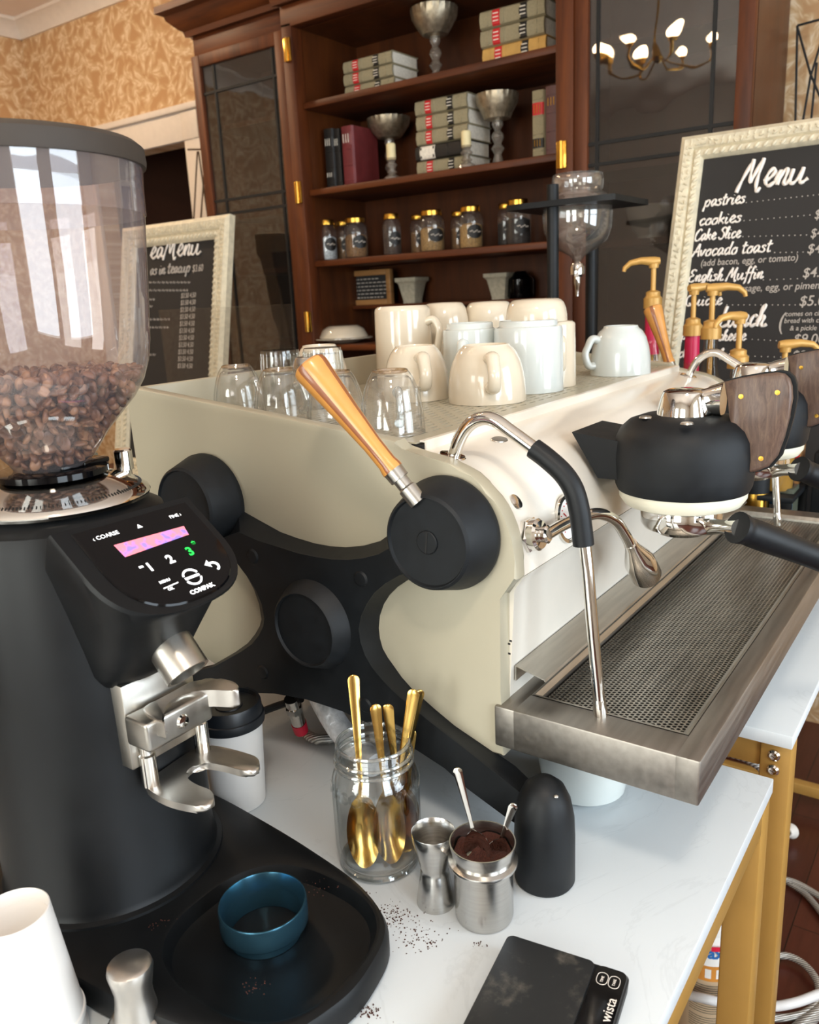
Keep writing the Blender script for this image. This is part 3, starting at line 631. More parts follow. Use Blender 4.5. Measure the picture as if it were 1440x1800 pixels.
# ================================================================== espresso machine
XS = 0.765; XR = 1.765
esp = thing('espresso_machine', 'large cream espresso machine with black cross legs, round black discs and two lever group heads', 'espresso machine', (1.26, 0.62, T))
def yz(pts, x): return [PX(a, b_, x) for a, b_ in pts]
front = yz([(705, 793), (735, 799), (764, 807), (788, 815), (809, 824), (828, 837), (844, 852), (857, 865), (868, 880), (878, 895), (886, 911), (894, 931), (900, 952), (905, 985), (908, 1020), (875, 1051), (880, 1215), (885, 1330)], XS)
front = [(p.y, p.z) for p in front]
zb = front[-1][1]; zr = PX(215, 680, XS)
rimf = (0.566, T+0.497)
outline = [rimf]+front+[(0.56, zb-0.005), (0.9, zb-0.005), (1.03, zb+0.03), (1.056, zb+0.1), (1.062, zr.z-0.01), (1.056, zr.z)]
def side(x0, x1):
    b = MB(); b.prism([V((x0, y, z)) for y, z in outline], (x1-x0, 0, 0), 0.003, 2); return b
side(XS, XS+0.022).build('side_panel', 'panel', esp)
side(XR-0.022, XR).build('side_panel', 'panel', esp)
# rounded front hood with the sloping instrument face and the straight splash plate
prf = [(0.60, front[0][1]-0.03), (0.575, front[0][1]-0.002)]+[(y+0.002, z-0.002) for y, z in front[:15]]
hood_y = prf[-1]
b = MB(); back = [(y+0.02, z-0.02) for y, z in prf]
b.loft([[V((x, y, z)) for y, z in prf+[(0.47, prf[-1][1]), (0.60, prf[-1][1])]] for x in (XS+0.022, XR-0.022)])
b.build('front_hood', 'hood', esp, sharp=28)
b = MB(); sp = [(0.412, hood_y[1]-0.001), (0.425, hood_y[1]-0.02), (0.436, zb+0.02), (0.436, zb), (0.455, zb), (0.455, hood_y[1]-0.001)]
b.loft([[V((x, y, z)) for y, z in sp] for x in (XS+0.0225, XR-0.0225)]); b.build('splash_plate', 'hood', esp)
MB().mm((XS+0.0225, 0.458, zb), (XR-0.0225, 1.045, hood_y[1]-0.002)).build('body', 'black', esp)
MB().mm((XS+0.0225, 0.603, hood_y[1]), (XR-0.0225, 1.045, T+0.468)).build('boiler_cover', 'dark', esp)  # painted black so the tray slots above it look shaded
b = MB(); b.mm((XS+0.0225, 1.046, zb+0.05), (XR-0.0225, 1.06, zr.z-0.002), 0.003); b.build('rear_rail', 'panel', esp)
# slotted cup tray with a folded white lip
ZT = T+0.492; X0, X1, Y0, Y1 = XS+0.0235, XR-0.0235, 0.553, 1.044
b = MB(); th = 0.002; px_ = 0.030; py_ = 0.0145; sl, sw = 0.019, 0.0042
y = Y0+0.028; b.mm((X0, Y0, ZT-th), (X1, y, ZT)); rows = int((Y1-0.03-y)/py_)
nx = int((X1-X0-0.04)/px_)
for i in range(rows):
    b.mm((X0, y+sw, ZT-th), (X1, y+py_, ZT)); off = 0.015*(i % 2); xx = X0; 
    for j in range(nx+1):
        xs = X0+0.02+off+j*px_
        if xs+sl > X1-0.01: break
        b.mm((xx, y, ZT-th), (xs, y+sw, ZT)); xx = xs+sl
    b.mm((xx, y, ZT-th), (X1, y+sw, ZT)); y += py_
b.mm((X0, y, ZT-th), (X1, Y1, ZT)); b.build('cup_tray', 'panel', esp, flat=True)
b = MB(); b.loft([[V((x, q[0], T+q[1])) for q in ((0.5525, 0.4915), (0.5525, 0.4935), (0.545, 0.4935), (0.5435, 0.492), (0.5435, 0.4745), (0.5455, 0.4745), (0.5455, 0.4915))] for x in (XS+0.03, XR-0.0235)])
b.build('tray_lip', 'hood', esp)
b = MB(); b.mm((XS+0.0235, 0.5455, T+0.4725), (XS+0.03, 0.56, T+0.489)); b.build('lip_gap_shade', 'dark', esp)  # black block standing in for the shade in the gap beside the lip
# cross shaped leg on the side: flat face, bevelled flanks
def leg_cross(xf, xp, sx):
    face_px = [(416, 936), (450, 951), (489, 963), (520, 973), (553, 980), (580, 984), (608, 985), (636, 982), (663, 975), (690, 960), (740, 1000), (700, 1012), (676, 1026), (656, 1043), (643, 1062), (633, 1084), (629, 1106), (632, 1130), (640, 1153), (652, 1174), (668, 1194), (686, 1213), (706, 1231), (755, 1271), (795, 1302), (840, 1337), (900, 1385), (985, 1455), (985, 1500), (890, 1440), (820, 1388), (780, 1352), (734, 1322), (670, 1284), (599, 1251), (535, 1230), (480, 1220), (430, 1218), (395, 1222), (330, 1248), (300, 1262), (290, 1200), (330, 1183), (375, 1172), (420, 1147), (440, 1133), (452, 1118), (460, 1102), (462, 1088), (457, 1062), (447, 1038), (434, 1017), (415, 992), (397, 975), (380, 950)]
    out_px = [(425, 897), (455, 914), (493, 935), (520, 945), (553, 955), (580, 960), (608, 962), (640, 959), (672, 950), (700, 930), (770, 985), (718, 1019), (700, 1031), (685, 1046), (675, 1062), (668, 1082), (666, 1104), (668, 1122), (673, 1140), (682, 1156), (692, 1170), (706, 1190), (723, 1209), (764, 1246), (800, 1276), (850, 1310), (905, 1348), (1000, 1440), (1000, 1500), (905, 1436), (835, 1382), (792, 1344), (745, 1312), (680, 1274), (607, 1243), (545, 1224), (490, 1214), (440, 1212), (400, 1216), (338, 1240), (310, 1252), (300, 1192), (336, 1178), (377, 1168), (420, 1143), (441, 1128), (454, 1112), (462, 1098), (465, 1086), (461, 1060), (452, 1034), (440, 1012), (424, 985), (408, 966), (392, 940)]
    F = yz(face_px, 0.73); O = yz(out_px, XS)
    mid = [(f+o*1.0)/2 for f, o in zip(F, O)]
    def mv(L, x): return [V((x, p.y, p.z)) for p in L]
    b = MB(); b.loft([mv(O, xp+sx*0.002), mv(O, xp-sx*0.006), mv(F, xf+sx*0.004), [V((xf, p.y+(q.y-p.y)*-0.03, p.z)) for p, q in zip(F, O)]])
    return b
lg = leg_cross(0.732, XS, 1).build('cross_leg', 'rubber', esp, sharp=30)
c = PX(960, 1585, 0.7); fy = PZ(960, 1582, 0); fc = V((0.741, 0.366, T))
def foot(fc):
    b = MB(); r = 0.0345
    b.lathe([(r*0.93, 0), (r, 0.004), (r*1.0, 0.06), (r*0.97, 0.085), (r*0.86, 0.106), (r*0.66, 0.121), (r*0.36, 0.130), (0.0001, 0.1325)], fc, n=40); return b
foot(fc).build('foot', 'rubber', lg); foot(V((0.741, 0.985, T))).build('foot', 'rubber', lg)
MB().ball((fc.x-0.012, fc.y-0.02, T+0.122), 0.003, (1, 1, 0.6)).build('screw_plug', 'chrome', lg)
def disc(ctr, r0, r1, x0, x1, slot, parent):
    y, z = ctr; s = 1 if x1 > x0 else -1; L = abs(x1-x0)
    b = MB(); b.lathe([(r0*0.98, 0), (r0, 0.004), (r0, 0.010), (r1, L-0.003), (r1-0.003, L), (r1*0.93, L), (r1*0.9, L-0.0035), (0.0001, L-0.0045)], (x1, y, z), (-s, 0, 0), 64)
    o = b.build('disc', 'black', parent, sharp=25)
    if slot:
        q = MB(); q.lathe([(0.0135, 0), (0.0135, 0.002), (0.0125, 0.0028), (0.0001, 0.0028)], (x0+s*0.0045, y, z), (-s, 0, 0), 32)
        so = q.build('slotted_plug', 'rubber', o); MB().box((x0+s*0.0015, y, z), (0.0006, 0.0022, 0.025), rot=Matrix.Rotation(0.12, 3, 'X')).build('slot', 'dark', so)
    return o
d1 = PX(748, 955, 0.713); d2 = PX(532, 1108, 0.710); d3 = PX(322, 893, 0.713)
disc((d1.y, d1.z), 0.067, 0.055, 0.713, XS-0.001, True, lg)
disc((d2.y, d2.z), 0.066, 0.052, 0.710, 0.752, False, lg)
disc((d3.y, d3.z), 0.068, 0.056, 0.713, XS-0.001, False, lg)
for q in ((444, 978), (634, 1018), (462, 1182), (642, 1240)):
    p = PX(*q, 0.7315); MB().lathe([(0.0001, 0.003), (0.008, 0.0025), (0.011, 0)], (0.7325, p.y, p.z), (-1, 0, 0), 20).build('bolt_cap', 'rubber', lg)
# far side leg, mirrored about the middle of the machine
lg2 = leg_cross(XR+0.033, XR, -1).build('cross_leg', 'rubber', esp, sharp=30)
foot(V((XR+0.024, 0.366, T))).build('foot', 'rubber', lg2); foot(V((XR+0.024, 0.985, T))).build('foot', 'rubber', lg2)
disc((d1.y, d1.z), 0.067, 0.055, XR+0.052, XR+0.001, True, lg2); disc((d2.y, d2.z), 0.066, 0.052, XR+0.055, XR+0.013, False, lg2); disc((d3.y, d3.z), 0.068, 0.056, XR+0.052, XR+0.001, False, lg2)
# front details
b = MB(); p = PX(907, 882, XS+0.045)
def on_hood(px, py):
    best = None
    for (y0, z0), (y1, z1) in zip(prf[2:], prf[3:]):
        n = V((0, z1-z0, -(y1-y0))); 
        q = PN(px, py, (0, y0, z0), n); t = ((q.y-y0)*(y1-y0)+(q.z-z0)*(z1-z0))/((y1-y0)**2+(z1-z0)**2)
        if -0.02 <= t <= 1.02 and (best is None or abs(t-.5) < best[2]): n.normalize(); best = (q, (n if n.y < 0 else -n), abs(t-.5))
    return best[0], best[1]
q, n_v = on_hood(907, 882); MB().lathe([(0.0001, 0.003), (0.006, 0.0025), (0.009, 0.0015), (0.0095, -0.001)], q, n_v, 24).build('button', 'chrome', esp)
q, n_v = on_hood(878, 773); b = MB(); b.lathe([(0.0001, 0.0015), (0.009, 0.0013), (0.0098, 0), (0.0098, -0.001)], q, n_v, 28)
b.bm.verts.ensure_lookup_table()
for v in b.bm.verts: v.co.x = q.x+(v.co.x-q.x)*1.5
b.build('badge', 'steel', esp)
q, n_v = on_hood(996, 912); g = MB().lathe([(0.03, -0.001), (0.03, 0.003), (0.026, 0.004), (0.025, 0.002), (0.0001, 0.002)], q, n_v, 40).build('pressure_gauge', 'chrome', esp)
MB().lathe([(0.0245, 0.0022), (0.0001, 0.0023)], q, n_v, 40).build('dial', 'label', g)
u_ = V((1, 0, 0)); w_ = n_v.cross(u_); b = MB()
for i in range(13):
    a = math.radians(-135+i*22.5); d = u_*math.sin(a)+w_*math.cos(a); b.box(q+n_v*0.0026+d*0.019, (0.0012, 0.0012, 0.0012))
b.tube([q+n_v*0.003, q+n_v*0.003+(u_*-0.7+w_*0.6)*0.016], 0.0007, 6); b.build('gauge_needle', 'redlab', g)
# small symbols low on the splash plate
b = MB(); p = PX(895, 1132, XS-0.0006)
for i, dz_ in enumerate((0, 0.004, -0.012)): b.box((XS-0.0004, p.y-0.002*(i % 2), p.z+dz_), (0.0006, 0.003, 0.0022))
b.build('printed_mark', 'blacklab', esp)
# drip tray
ZD = T+0.193; dx0, dx1, dy0_, dy1_ = 0.760, 1.80, 0.202, 0.440; h = 0.052
b = MB(); e = 0.0025; gx0, gx1, gy0, gy1 = PZ(922, 1230, 0.193).x+0.0, 1.755, 0.229, 0.412
gx0 = 0.806
b.mm((dx0, dy0_, ZD-h), (dx1, gy0, ZD), e); b.mm((dx0, gy1, ZD-h), (dx1, dy1_-0.0005, ZD), e); b.mm((dx0, gy0-0.004, ZD-h), (gx0, gy1+0.004, ZD), e); b.mm((gx1, gy0-0.004, ZD-h), (dx1, gy1+0.004, ZD), e)
b.mm((dx0+0.004, dy0_+0.004, ZD-h), (dx1-0.004, dy1_-0.004, ZD-h+0.004))
dt = b.build('drip_tray', 'tray', esp)
b = MB(); s = 0.007
def rect(x0, x1, y0, y1, z): return [V((x0, y0, z)), V((x1, y0, z)), V((x1, y1, z)), V((x0, y1, z))]
b.loft([rect(gx0-0.001, gx1+0.001, gy0-0.001, gy1+0.001, ZD+0.0004), rect(gx0+0.002, gx1-0.002, gy0+0.002, gy1-0.002, ZD+0.0004), rect(gx0+0.006, gx1-0.006, gy0+0.008, gy1-0.006, ZD-0.006), rect(gx0+0.0065, gx1-0.0065, gy0+0.009, gy1-0.0065, ZD-0.011)], cap0=False, cap1=False)
b.build('grate_rim', 'traylip', dt, flat=True)
# perforated grate: a hexagonal cell round every hole
b = MB(); p_ = 0.0063; rh = 0.0023; zg = ZD-0.010; verts, faces = [], []
ax0, ax1, ay0, ay1 = gx0+0.0065, gx1-0.0065, gy0+0.009, gy1-0.0065
cols = int((ax1-ax0)/p_); ry = p_*math.sqrt(3)/2; rws = int((ay1-ay0)/ry)
for i in range(rws):
    for j in range(cols):
        cx = ax0+p_*(j+0.25+0.5*(i % 2)); cy = ay0+ry*(i+0.5); n0 = len(verts)
        for k_ in range(12):
            a = 2*PI*k_/12+PI/6
            ho = p_/math.sqrt(3) if k_ % 2 == 0 else p_/2
            verts.append((cx+ho*math.cos(a), cy+ho*math.sin(a), zg))
        for k_ in range(12):
            a = 2*PI*k_/12+PI/6; verts.append((cx+rh*math.cos(a), cy+rh*math.sin(a), zg))
        for k_ in range(12): verts.append((cx+rh*math.cos(2*PI*k_/12+PI/6), cy+rh*math.sin(2*PI*k_/12+PI/6), zg-0.0012))
        for k_ in range(12):
            k2 = (k_+1) % 12; faces.append((n0+k_, n0+k2, n0+12+k2, n0+12+k_)); faces.append((n0+12+k_, n0+12+k2, n0+24+k2, n0+24+k_))
base = LOC[dt.name]; me = bpy.data.meshes.new('grate'); me.from_pydata([(x-base.x, y-base.y, z-base.z) for x, y, z in verts], [], faces); me.materials.append(M['traylip'])
o = bpy.data.objects.new('perforated_grate', me); COL.objects.link(o); o.parent = dt
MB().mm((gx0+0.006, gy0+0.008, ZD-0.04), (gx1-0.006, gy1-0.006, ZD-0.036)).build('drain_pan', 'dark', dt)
# loose steel splash strip lying along the back ledge
p = [PZ(905, 1172, 0.2), PZ(960, 1196, 0.197)]
b = MB(); st = [(0.4425, 0.214), (0.4425, 0.216), (0.409, 0.198), (0.4075, 0.1955), (0.4095, 0.1945), (0.411, 0.196)]
sa, sb = PX(905, 1169, 0.795), PX(958, 1195, 0.795); za, zb2_ = sa.z-T, sb.z-T
st = [(sa.y, za-0.02), (sa.y, za-0.001), (sa.y-0.002, za), (sb.y, zb2_), (sb.y-0.001, zb2_-0.003), (sb.y+0.0008, zb2_-0.003), (sb.y+0.001, zb2_-0.0016), (sa.y-0.002, za-0.0018), (sa.y-0.0015, za-0.02)]
b.loft([[V((x, y, T+z)) for y, z in st] for x in (0.795, 1.72)]); b.build('splash_strip', 'traylip', esp)
# white drain bowl under the tray
MB().lathe([(0.04, 0), (0.055, 0.01), (0.062, 0.05), (0.065, 0.075), (0.06, 0.078), (0.0001, 0.078)], (0.93, 0.40, T), n=36).build('drain_bowl', 'ceramicw', esp)
for x in (1.0, 1.6):
    MB().cyl((x, 0.6, T), (x, 0.6, zb), 0.02).build('support', 'rubber', esp)
# ---- group heads
GX1, GYc, DX = 1.055, 0.32, 0.36
pr_c = prof(GX1, GYc, [(1130, 729), (1106, 737), (1091, 750), (1082, 768), (1079, 795), (1080, 825), (1082, 845), (1086, 854)])
pr_r = prof(GX1, GYc, [(1088, 853), (1089, 866), (1097, 878), (1122, 887)])
zc1 = pr_c[-1][1]
cover = MB().lathe([(0.0001, pr_c[0][1]+0.004)]+[(r, z) for r, z in pr_c]+[(pr_r[0][0]*0.95, pr_c[-1][1])], (GX1, GYc, 0), n=64).build('group_head', 'black', esp, sharp=40)
MB().lathe(pr_r+[(pr_r[-1][0]*0.9, pr_r[-1][1]-0.002)], (GX1, GYc, 0), n=64).build('ivory_ring', 'ring', cover)
pc = prof(GX1, GYc, [(1152, 737), (1156, 718), (1162, 695), (1166, 688), (1175, 684)]); zt_c = pc[-1][1]
MB().lathe(pc+[(0.0001, zt_c+0.001)], (GX1, GYc, 0), n=40).build('cap', 'chrome', cover)
pe = PX(1272, 703, GX1); zc_ = (pc[0][1]+zt_c)/2+0.002
b = MB(); ring_ = []
ny = 9
for i in range(ny):
    t = i/(ny-1); y = GYc-0.012+(pe.y-(GYc-0.012))*t; hz = 0.0155+0.005*max(0, (t-0.3)/0.7); hx = 0.0165-0.002*math.sin(PI*t)
    zc2 = zc_+0.001+(pe.z-zc_)*t
    ring_.append([V((GX1+hx*math.copysign(abs(math.cos(a))**0.8, math.cos(a)), y, zc2+hz*math.copysign(abs(math.sin(a))**0.8, math.sin(a)))) for a in [2*PI*k_/24 for k_ in range(24)]])
b.loft(ring_); b.build('neck', 'chrome', cover)
ck = [(1272, 672), (1296, 666), (1335, 659), (1364, 655.5), (1378, 658), (1387, 667), (1391, 680), (1392, 702), (1386, 735), (1376, 772), (1366, 802), (1350, 821), (1328, 830), (1306, 833), (1298, 800), (1290, 760), (1282, 731)]
CK = [PX(a, c_, GX1-0.017) for a, c_ in ck]
for s_ in (-1, 1):
    x0 = GX1+s_*0.0035; b = MB(); b.prism([V((x0, p.y, p.z)) for p in CK], (s_*0.0135, 0, 0), 0.004, 3); w = b.build('wood_cheek', 'cheek', cover, sharp=50)
    for a, c_ in ((1303, 697), (1367, 690), (1338, 806)):
        p = PX(a, c_, GX1-0.017); MB().lathe([(0.0001, 0.0006), (0.003, 0.0005), (0.0034, -0.002)], (GX1+s_*0.017, p.y, p.z), (s_, 0, 0), 16).build('brass_pin', 'brass', cover)
mid_ = sum((V(p) for p in CK), V((0, 0, 0)))/len(CK)
b = MB(); b.prism([V((GX1-0.0034, mid_.y+(p.y-mid_.y)*1.05-0.002, mid_.z+(p.z-mid_.z)*1.03)) for p in CK], (0.0068, 0, 0)); b.build('spine_plate', 'black', cover)
a0 = PY(1003, 788, 0.40); zt_a = zc1+0.075; 
b = MB(); 
zlo = pr_c[-2][1]+0.008; zhi = pr_c[3][1]-0.004
b.loft([[V((GX1-0.052, 0.452, zhi+0.012)), V((GX1+0.052, 0.452, zhi+0.012)), V((GX1+0.052, 0.415, zlo)), V((GX1-0.052, 0.415, zlo))], [V((GX1-0.052, GYc+0.04, zhi)), V((GX1+0.052, GYc+0.04, zhi)), V((GX1+0.052, GYc+0.04, zlo)), V((GX1-0.052, GYc+0.04, zlo))]])
b.build('arm', 'black', cover)
for a, c_ in ((1135, 733), (1208, 744)):
    p = PN(a, c_, (0, 0, pr_c[0][1]+0.001), (0, 0, 1)); MB().lathe([(0.0001, 0.0012), (0.007, 0.001), (0.008, -0.001)], p, n=20).build('screw', 'steel', cover)
g2 = copy_tree(cover, esp); g2.location.x += DX
# ---- steam wands, hot water tap
def wand(dx, mirror=False):
    xw = 0.80
    P = lambda a, c_: PX(a, c_, xw)+V((dx, 0, 0))
    cb = P(795, 803)
    b = MB(); b.lathe([(0.017, -0.006), (0.017, 0.001), (0.015, 0.003), (0.009, 0.004)], cb, (0, -0.25, 1), 32)
    pts = cat_rom([P(797, 803), P(806, 776), P(820, 752), P(842, 737), P(868, 738), P(900, 760), P(945, 793)], 8); b.tube(pts, 0.0078, 16)
    pts2 = [P(1027, 945), P(1033, 1000), P(1044, 1130), P(1054, 1238)]; b.tube(pts2, 0.0068, 16)
    e0, e1 = P(1053, 1228), P(1057, 1266); b.tube([e0, (e0+e1)/2, e1], [0.0068, 0.0082, 0.0078], 16)
    o = b.build('steam_wand', 'chrome', esp)
    pts = cat_rom([P(938, 788), P(962, 806), P(990, 832), P(1008, 860), P(1018, 895), P(1023, 930), P(1026, 958)], 8); q = MB(); q.tube(pts, 0.0115, 16); q.build('rubber_sleeve', 'rubber', o)
    return o
wand(0); wand(0.895)
q, n_v = on_hood(930, 940)
b = MB(); nn = n_v
b.lathe([(0.021, -0.002), (0.021, 0.004), (0.019, 0.006)], q, nn, 6); b.lathe([(0.0185, 0.005), (0.0185, 0.013), (0.016, 0.016), (0.009, 0.017), (0.009, 0.02), (0.0105, 0.024), (0.008, 0.026)], q, nn, 32)
pts = cat_rom([q+nn*0.022, PY(1000, 918, 0.392), PY(1048, 903, 0.378), PY(1080, 914, 0.37), PY(1098, 938, 0.366), PY(1110, 962, 0.364)], 8)
b.tube(pts, 0.0072, 16); tp = b.build('water_tap', 'chrome', esp)
n0, n1 = PY(1108, 955, 0.364), PY(1137, 1012, 0.36); ax = (n1-n0); L = ax.length
MB().lathe([(0.0085, 0), (0.0095, 0.12*L), (0.0175, 0.42*L), (0.0205, 0.56*L), (0.0208, 0.96*L), (0.0195, L), (0.016, L), (0.012, 0.8*L), (0.0001, 0.75*L)], n0, ax, 32).build('nozzle', 'chrome', tp)
# ---- turned wooden steam levers
def lever(p0, p1, name='lever'):
    p0, p1 = V(p0), V(p1); ax = p1-p0; L = ax.length
    pr = [(0.0085, 0.0), (0.0088, 0.06), (0.0105, 0.062), (0.0105, 0.13), (0.0125, 0.14), (0.0125, 0.16), (0.011, 0.2), (0.0112, 0.35), (0.0145, 0.6), (0.0185, 0.84), (0.0205, 0.955), (0.0195, 0.985), (0.0165, 1.0), (0.0001, 1.0)]
    f = MB(); f.lathe([(0.0105, -0.02), (0.0105, 0), (0.0085, 0.002), (0.0085, 0.07*L), (0.0112, 0.072*L), (0.0118, 0.14*L)], p0, ax, 28); o = f.build(name, 'steel', esp)
    h = MB(); n = 32; h.lathe([(r, z*L) for r, z in pr[4:]], p0, ax, n)
    h.bm.faces.ensure_lookup_table()
    q = V((0, 0, 1)).rotation_difference(ax.normalized()); u = q @ V((1, 0, 0)); w = q @ V((0, 1, 0))
    for fc_ in h.bm.faces:
        d = fc_.calc_center_median()-p0; a = math.degrees(math.atan2(d.dot(w), d.dot(u))) % 360
        if (a % 90) < 17: fc_.material_index = 1
        if d.dot(ax)/L > 0.999*L and d.length > 0.98*L: fc_.material_index = 1
    h.build('wooden_grip', ['lever', 'leverdark'], o); return o
lever(PX(716, 858, 0.715), PX(541, 640, 0.69))
lever(PX(1182, 655, XR+0.03), PX(1147, 540, XR+0.05))
# ---- portafilters locked in the groups
zr1 = pr_r[-1][1]
def portafilter(label):
    o = thing('portafilter', label, 'portafilter', (GX1, GYc, zr1-0.03), 'portafilters in the group heads')
    pb = prof(GX1, GYc, [(1126, 889), (1126, 913), (1131, 921), (1145, 925)])
    MB().lathe([(pb[0][0]*0.97, zr1+0.001)]+[(r, z) for r, z in pb]+[(0.03, pb[-1][1]-0.006), (0.0001, pb[-1][1]-0.008)], (GX1, GYc, 0), n=48).build('basket_holder', 'chrome', o)
    s0 = V((GX1-0.01, GYc-0.035, pb[1][1])); s1 = PY(1296, 927, 0.232); s2 = PY(1440, 981, 0.157); d = (s2-s1)
    b = MB(); b.tube([s0, s0.lerp(s1, 0.5), s1+d*0.03], [0.012, 0.009, 0.011], 16); b.build('neck', 'chrome', o)
    e = s1+d*1.65; H = MB(); H.tube(cat_rom([s1, s1.lerp(e, 0.1), s1.lerp(e, 0.3), s1.lerp(e, 0.55), s1.lerp(e, 0.8), s1.lerp(e, 0.95), e], 5), [0.0195, 0.0192, 0.0185]+[0.0168+0.0008*math.sin(i*0.4) for i in range(25)]+[0.0165, 0.014, 0.009], 20)
    hd = H.build('handle', 'rubber', o)
    return o
pf1 = portafilter('black handled portafilter locked in the nearer group head'); pf2 = copy_tree(pf1); pf2.location.x += DX; pf2['label'] = 'black handled portafilter locked in the farther group head'
# ================================================================== grinder
GX, GY = 0.475, 0.80
gr = thing('coffee_grinder', 'tall black coffee grinder with a smoky clear hopper and lit touch panel', 'grinder', (GX, GY, T))
def P0(px, py, z): p = PZ(px, py, z); return (p.x, p.y)
# base plate with the sunken grounds tray
out = [(0.475, 0.965), (0.56, 0.955), (0.612, 0.90), (0.624, 0.80), (0.618, 0.70), (0.606, 0.60), (0.588, 0.51), (0.555, 0.452), (0.50, 0.432), (0.45, 0.432), (0.395, 0.455), (0.362, 0.52), (0.345, 0.60), (0.336, 0.70), (0.332, 0.80), (0.34, 0.90), (0.39, 0.955)]
ol = cat_rom([(x, y, 0) for x, y in out], 6, True)
cx0 = sum(p.x for p in ol)/len(ol); cy0 = sum(p.y for p in ol)/len(ol)
def ringz(L, z, k=1.0, c=(cx0, cy0)): return [V((c[0]+(p.x-c[0])*k, c[1]+(p.y-c[1])*k, T+z)) for p in L]
rc = (0.482, 0.548)
def recess(kx, ky, z):
    r = []
    for p in ol:
        a = math.atan2(p.y-rc[1], p.x-rc[0]); ca, sa = math.cos(a), math.sin(a); q = (abs(ca)**2.6+abs(sa)**2.6)**(-1/2.6)
        r.append(V((rc[0]+kx*ca*q, rc[1]+ky*sa*q, T+z)))
    return r
b = MB(); b.loft([ringz(ol, 0.002, 0.985), ringz(ol, 0.006), ringz(ol, 0.026), ringz(ol, 0.033, 0.985), ringz(ol, 0.035, 0.96), recess(0.100, 0.106, 0.035), recess(0.097, 0.103, 0.0335), recess(0.090, 0.096, 0.020), recess(0.080, 0.086, 0.016)])
b.build('base', 'gblack', gr, sharp=30)
# column
b = MB(); rr = 0.118
b.lathe([(rr+0.009, 0.0345), (rr+0.0085, 0.038), (rr+0.003, 0.040), (rr, 0.046), (rr-0.002, 0.25), (rr-0.006, 0.437), (rr-0.012, 0.455), (rr-0.026, 0.463), (0.088, 0.466)], (GX, GY, T), n=72); b.build('column', 'gblack', gr)
# head with the sloping control face
DP = PY(235, 905, 0.685); DB = PY(368, 1062, 0.585); dn = V((0, -(DP.z-DB.z)*-1, 0)); sl_ = V((0, DB.y-DP.y, DB.z-DP.z)).normalized(); DN = V((1, 0, 0)).cross(sl_)
if DN.z < 0: DN = -DN
D0 = V((GX, DP.y, DP.z)); DU = V((1, 0, 0)); DV = -sl_
def DPx(px, py): return PN(px, py, D0, DN)
tipL = (V((GX, DB.y, DB.z))-D0).length
def dshape(hw, L, back=0.0, z=0.0, n=24):
    pts = [(-hw, back)]
    for i in range(n+1):
        a = PI*i/n; pts.append((-hw*math.copysign(abs(math.cos(a))**0.75, math.cos(a)), -(L*0.42)-(L*0.58)*abs(math.sin(a))**0.8))
    pts.append((hw, back)); return pts
top = dshape(0.079, tipL-0.004, 0.004)
L0 = [D0+DU*u_+DV*v_ for u_, v_ in top]; L0b = [p-DN*0.004+DU*(math.copysign(0.002, p.x-GX)) for p in L0]
def low(hw, yf, yb, z, n=24):
    pts = [(-hw, yb)]
    for i in range(n+1):
        a = PI*i/n; pts.append((-hw*math.copysign(abs(math.cos(a))**0.75, math.cos(a)), (yf+(yb-yf)*0.4)-((yb-yf)*0.4)*abs(math.sin(a))**0.8))
    pts.append((hw, yb)); return [V((GX+x, y, T+z)) for x, y in pts]
b = MB(); b.loft([L0, L0b, low(0.064, 0.612, 0.75, 0.376), low(0.057, 0.640, 0.75, 0.338), low(0.052, 0.660, 0.75, 0.310), low(0.045, 0.676, 0.75, 0.296), low(0.034, 0.692, 0.75, 0.291)]); b.build('head', 'gblack', gr, sharp=40)
dt_ = dshape(0.067, tipL-0.009, -0.004); b = MB(); b.loft([[D0+DU*(u_+0.004)+DV*v_+DN*0.0003 for u_, v_ in dt_], [D0+DU*(u_*0.985+0.004)+DV*v_*0.985+DN*0.0016 for u_, v_ in dt_]]); dsp = b.build('control_panel', 'gloss', gr)
E_ = DN*0.0019
q = [DPx(a, c_)+E_ for a, c_ in ((199, 961), (322, 927), (331, 942), (219, 982))]
b = MB(); b.prism(q, DN*0.0002); b.build('lcd_screen', 'scr', dsp)
def dtext(st, px, py, hpx, mat, name, bold=0.0, sx=1.0):
    p = DPx(px, py)+E_; b = MB(); b.text(st, hpx*mpp(p)*1.38, p, DU, DV, 0.0001, 0, bold, 'LEFT', sx); return b.build(name, mat, dsp, flat=True)
b = MB()
def dput(st, px, py, hpx, bold=0.0, sx=1.0):
    p = DPx(px, py)+E_; b.text(st, hpx*mpp(p)*1.38, p, DU, DV, 0.0001, 0, bold, 'LEFT', sx)
dput('\u2039 COARSE', 164, 954, 9); dput('FINE \u203a', 299, 914, 7)
dput('1', 262, 1007, 19, 0.0005); dput('2', 298, 993, 19, 0.0005); dput('-', 247, 1004, 18, 0.0006)
dput('MENU', 281, 1029, 6, 0.0001, 1.0); dput('OK', 296, 1041, 6, 0.0001); dput('COMPAK', 336, 1048, 9, 0.0002, 1.05)
b.tube([DPx(287, 1037)+E_, DPx(312, 1026)+E_], 0.0006, 6)
p = DPx(246, 930)+E_; b.prism([p+DU*-0.003, p+DU*0.003, p+DV*0.005], DN*0.0001)
p = DPx(337, 1016)+E_
for s_ in (-1, 1):
    arc = [p+DU*0.0085*math.cos(a)+DV*(s_*0.0078*math.sin(a)+s_*0.0012) for a in [0.25+(PI-0.5)*i/14 for i in range(15)]]; b.tube(arc, 0.0011, 6)
b.box(p, (0.017, 0.0028, 0.0004), rot=Matrix((DU, DV, DN)).transposed()); 
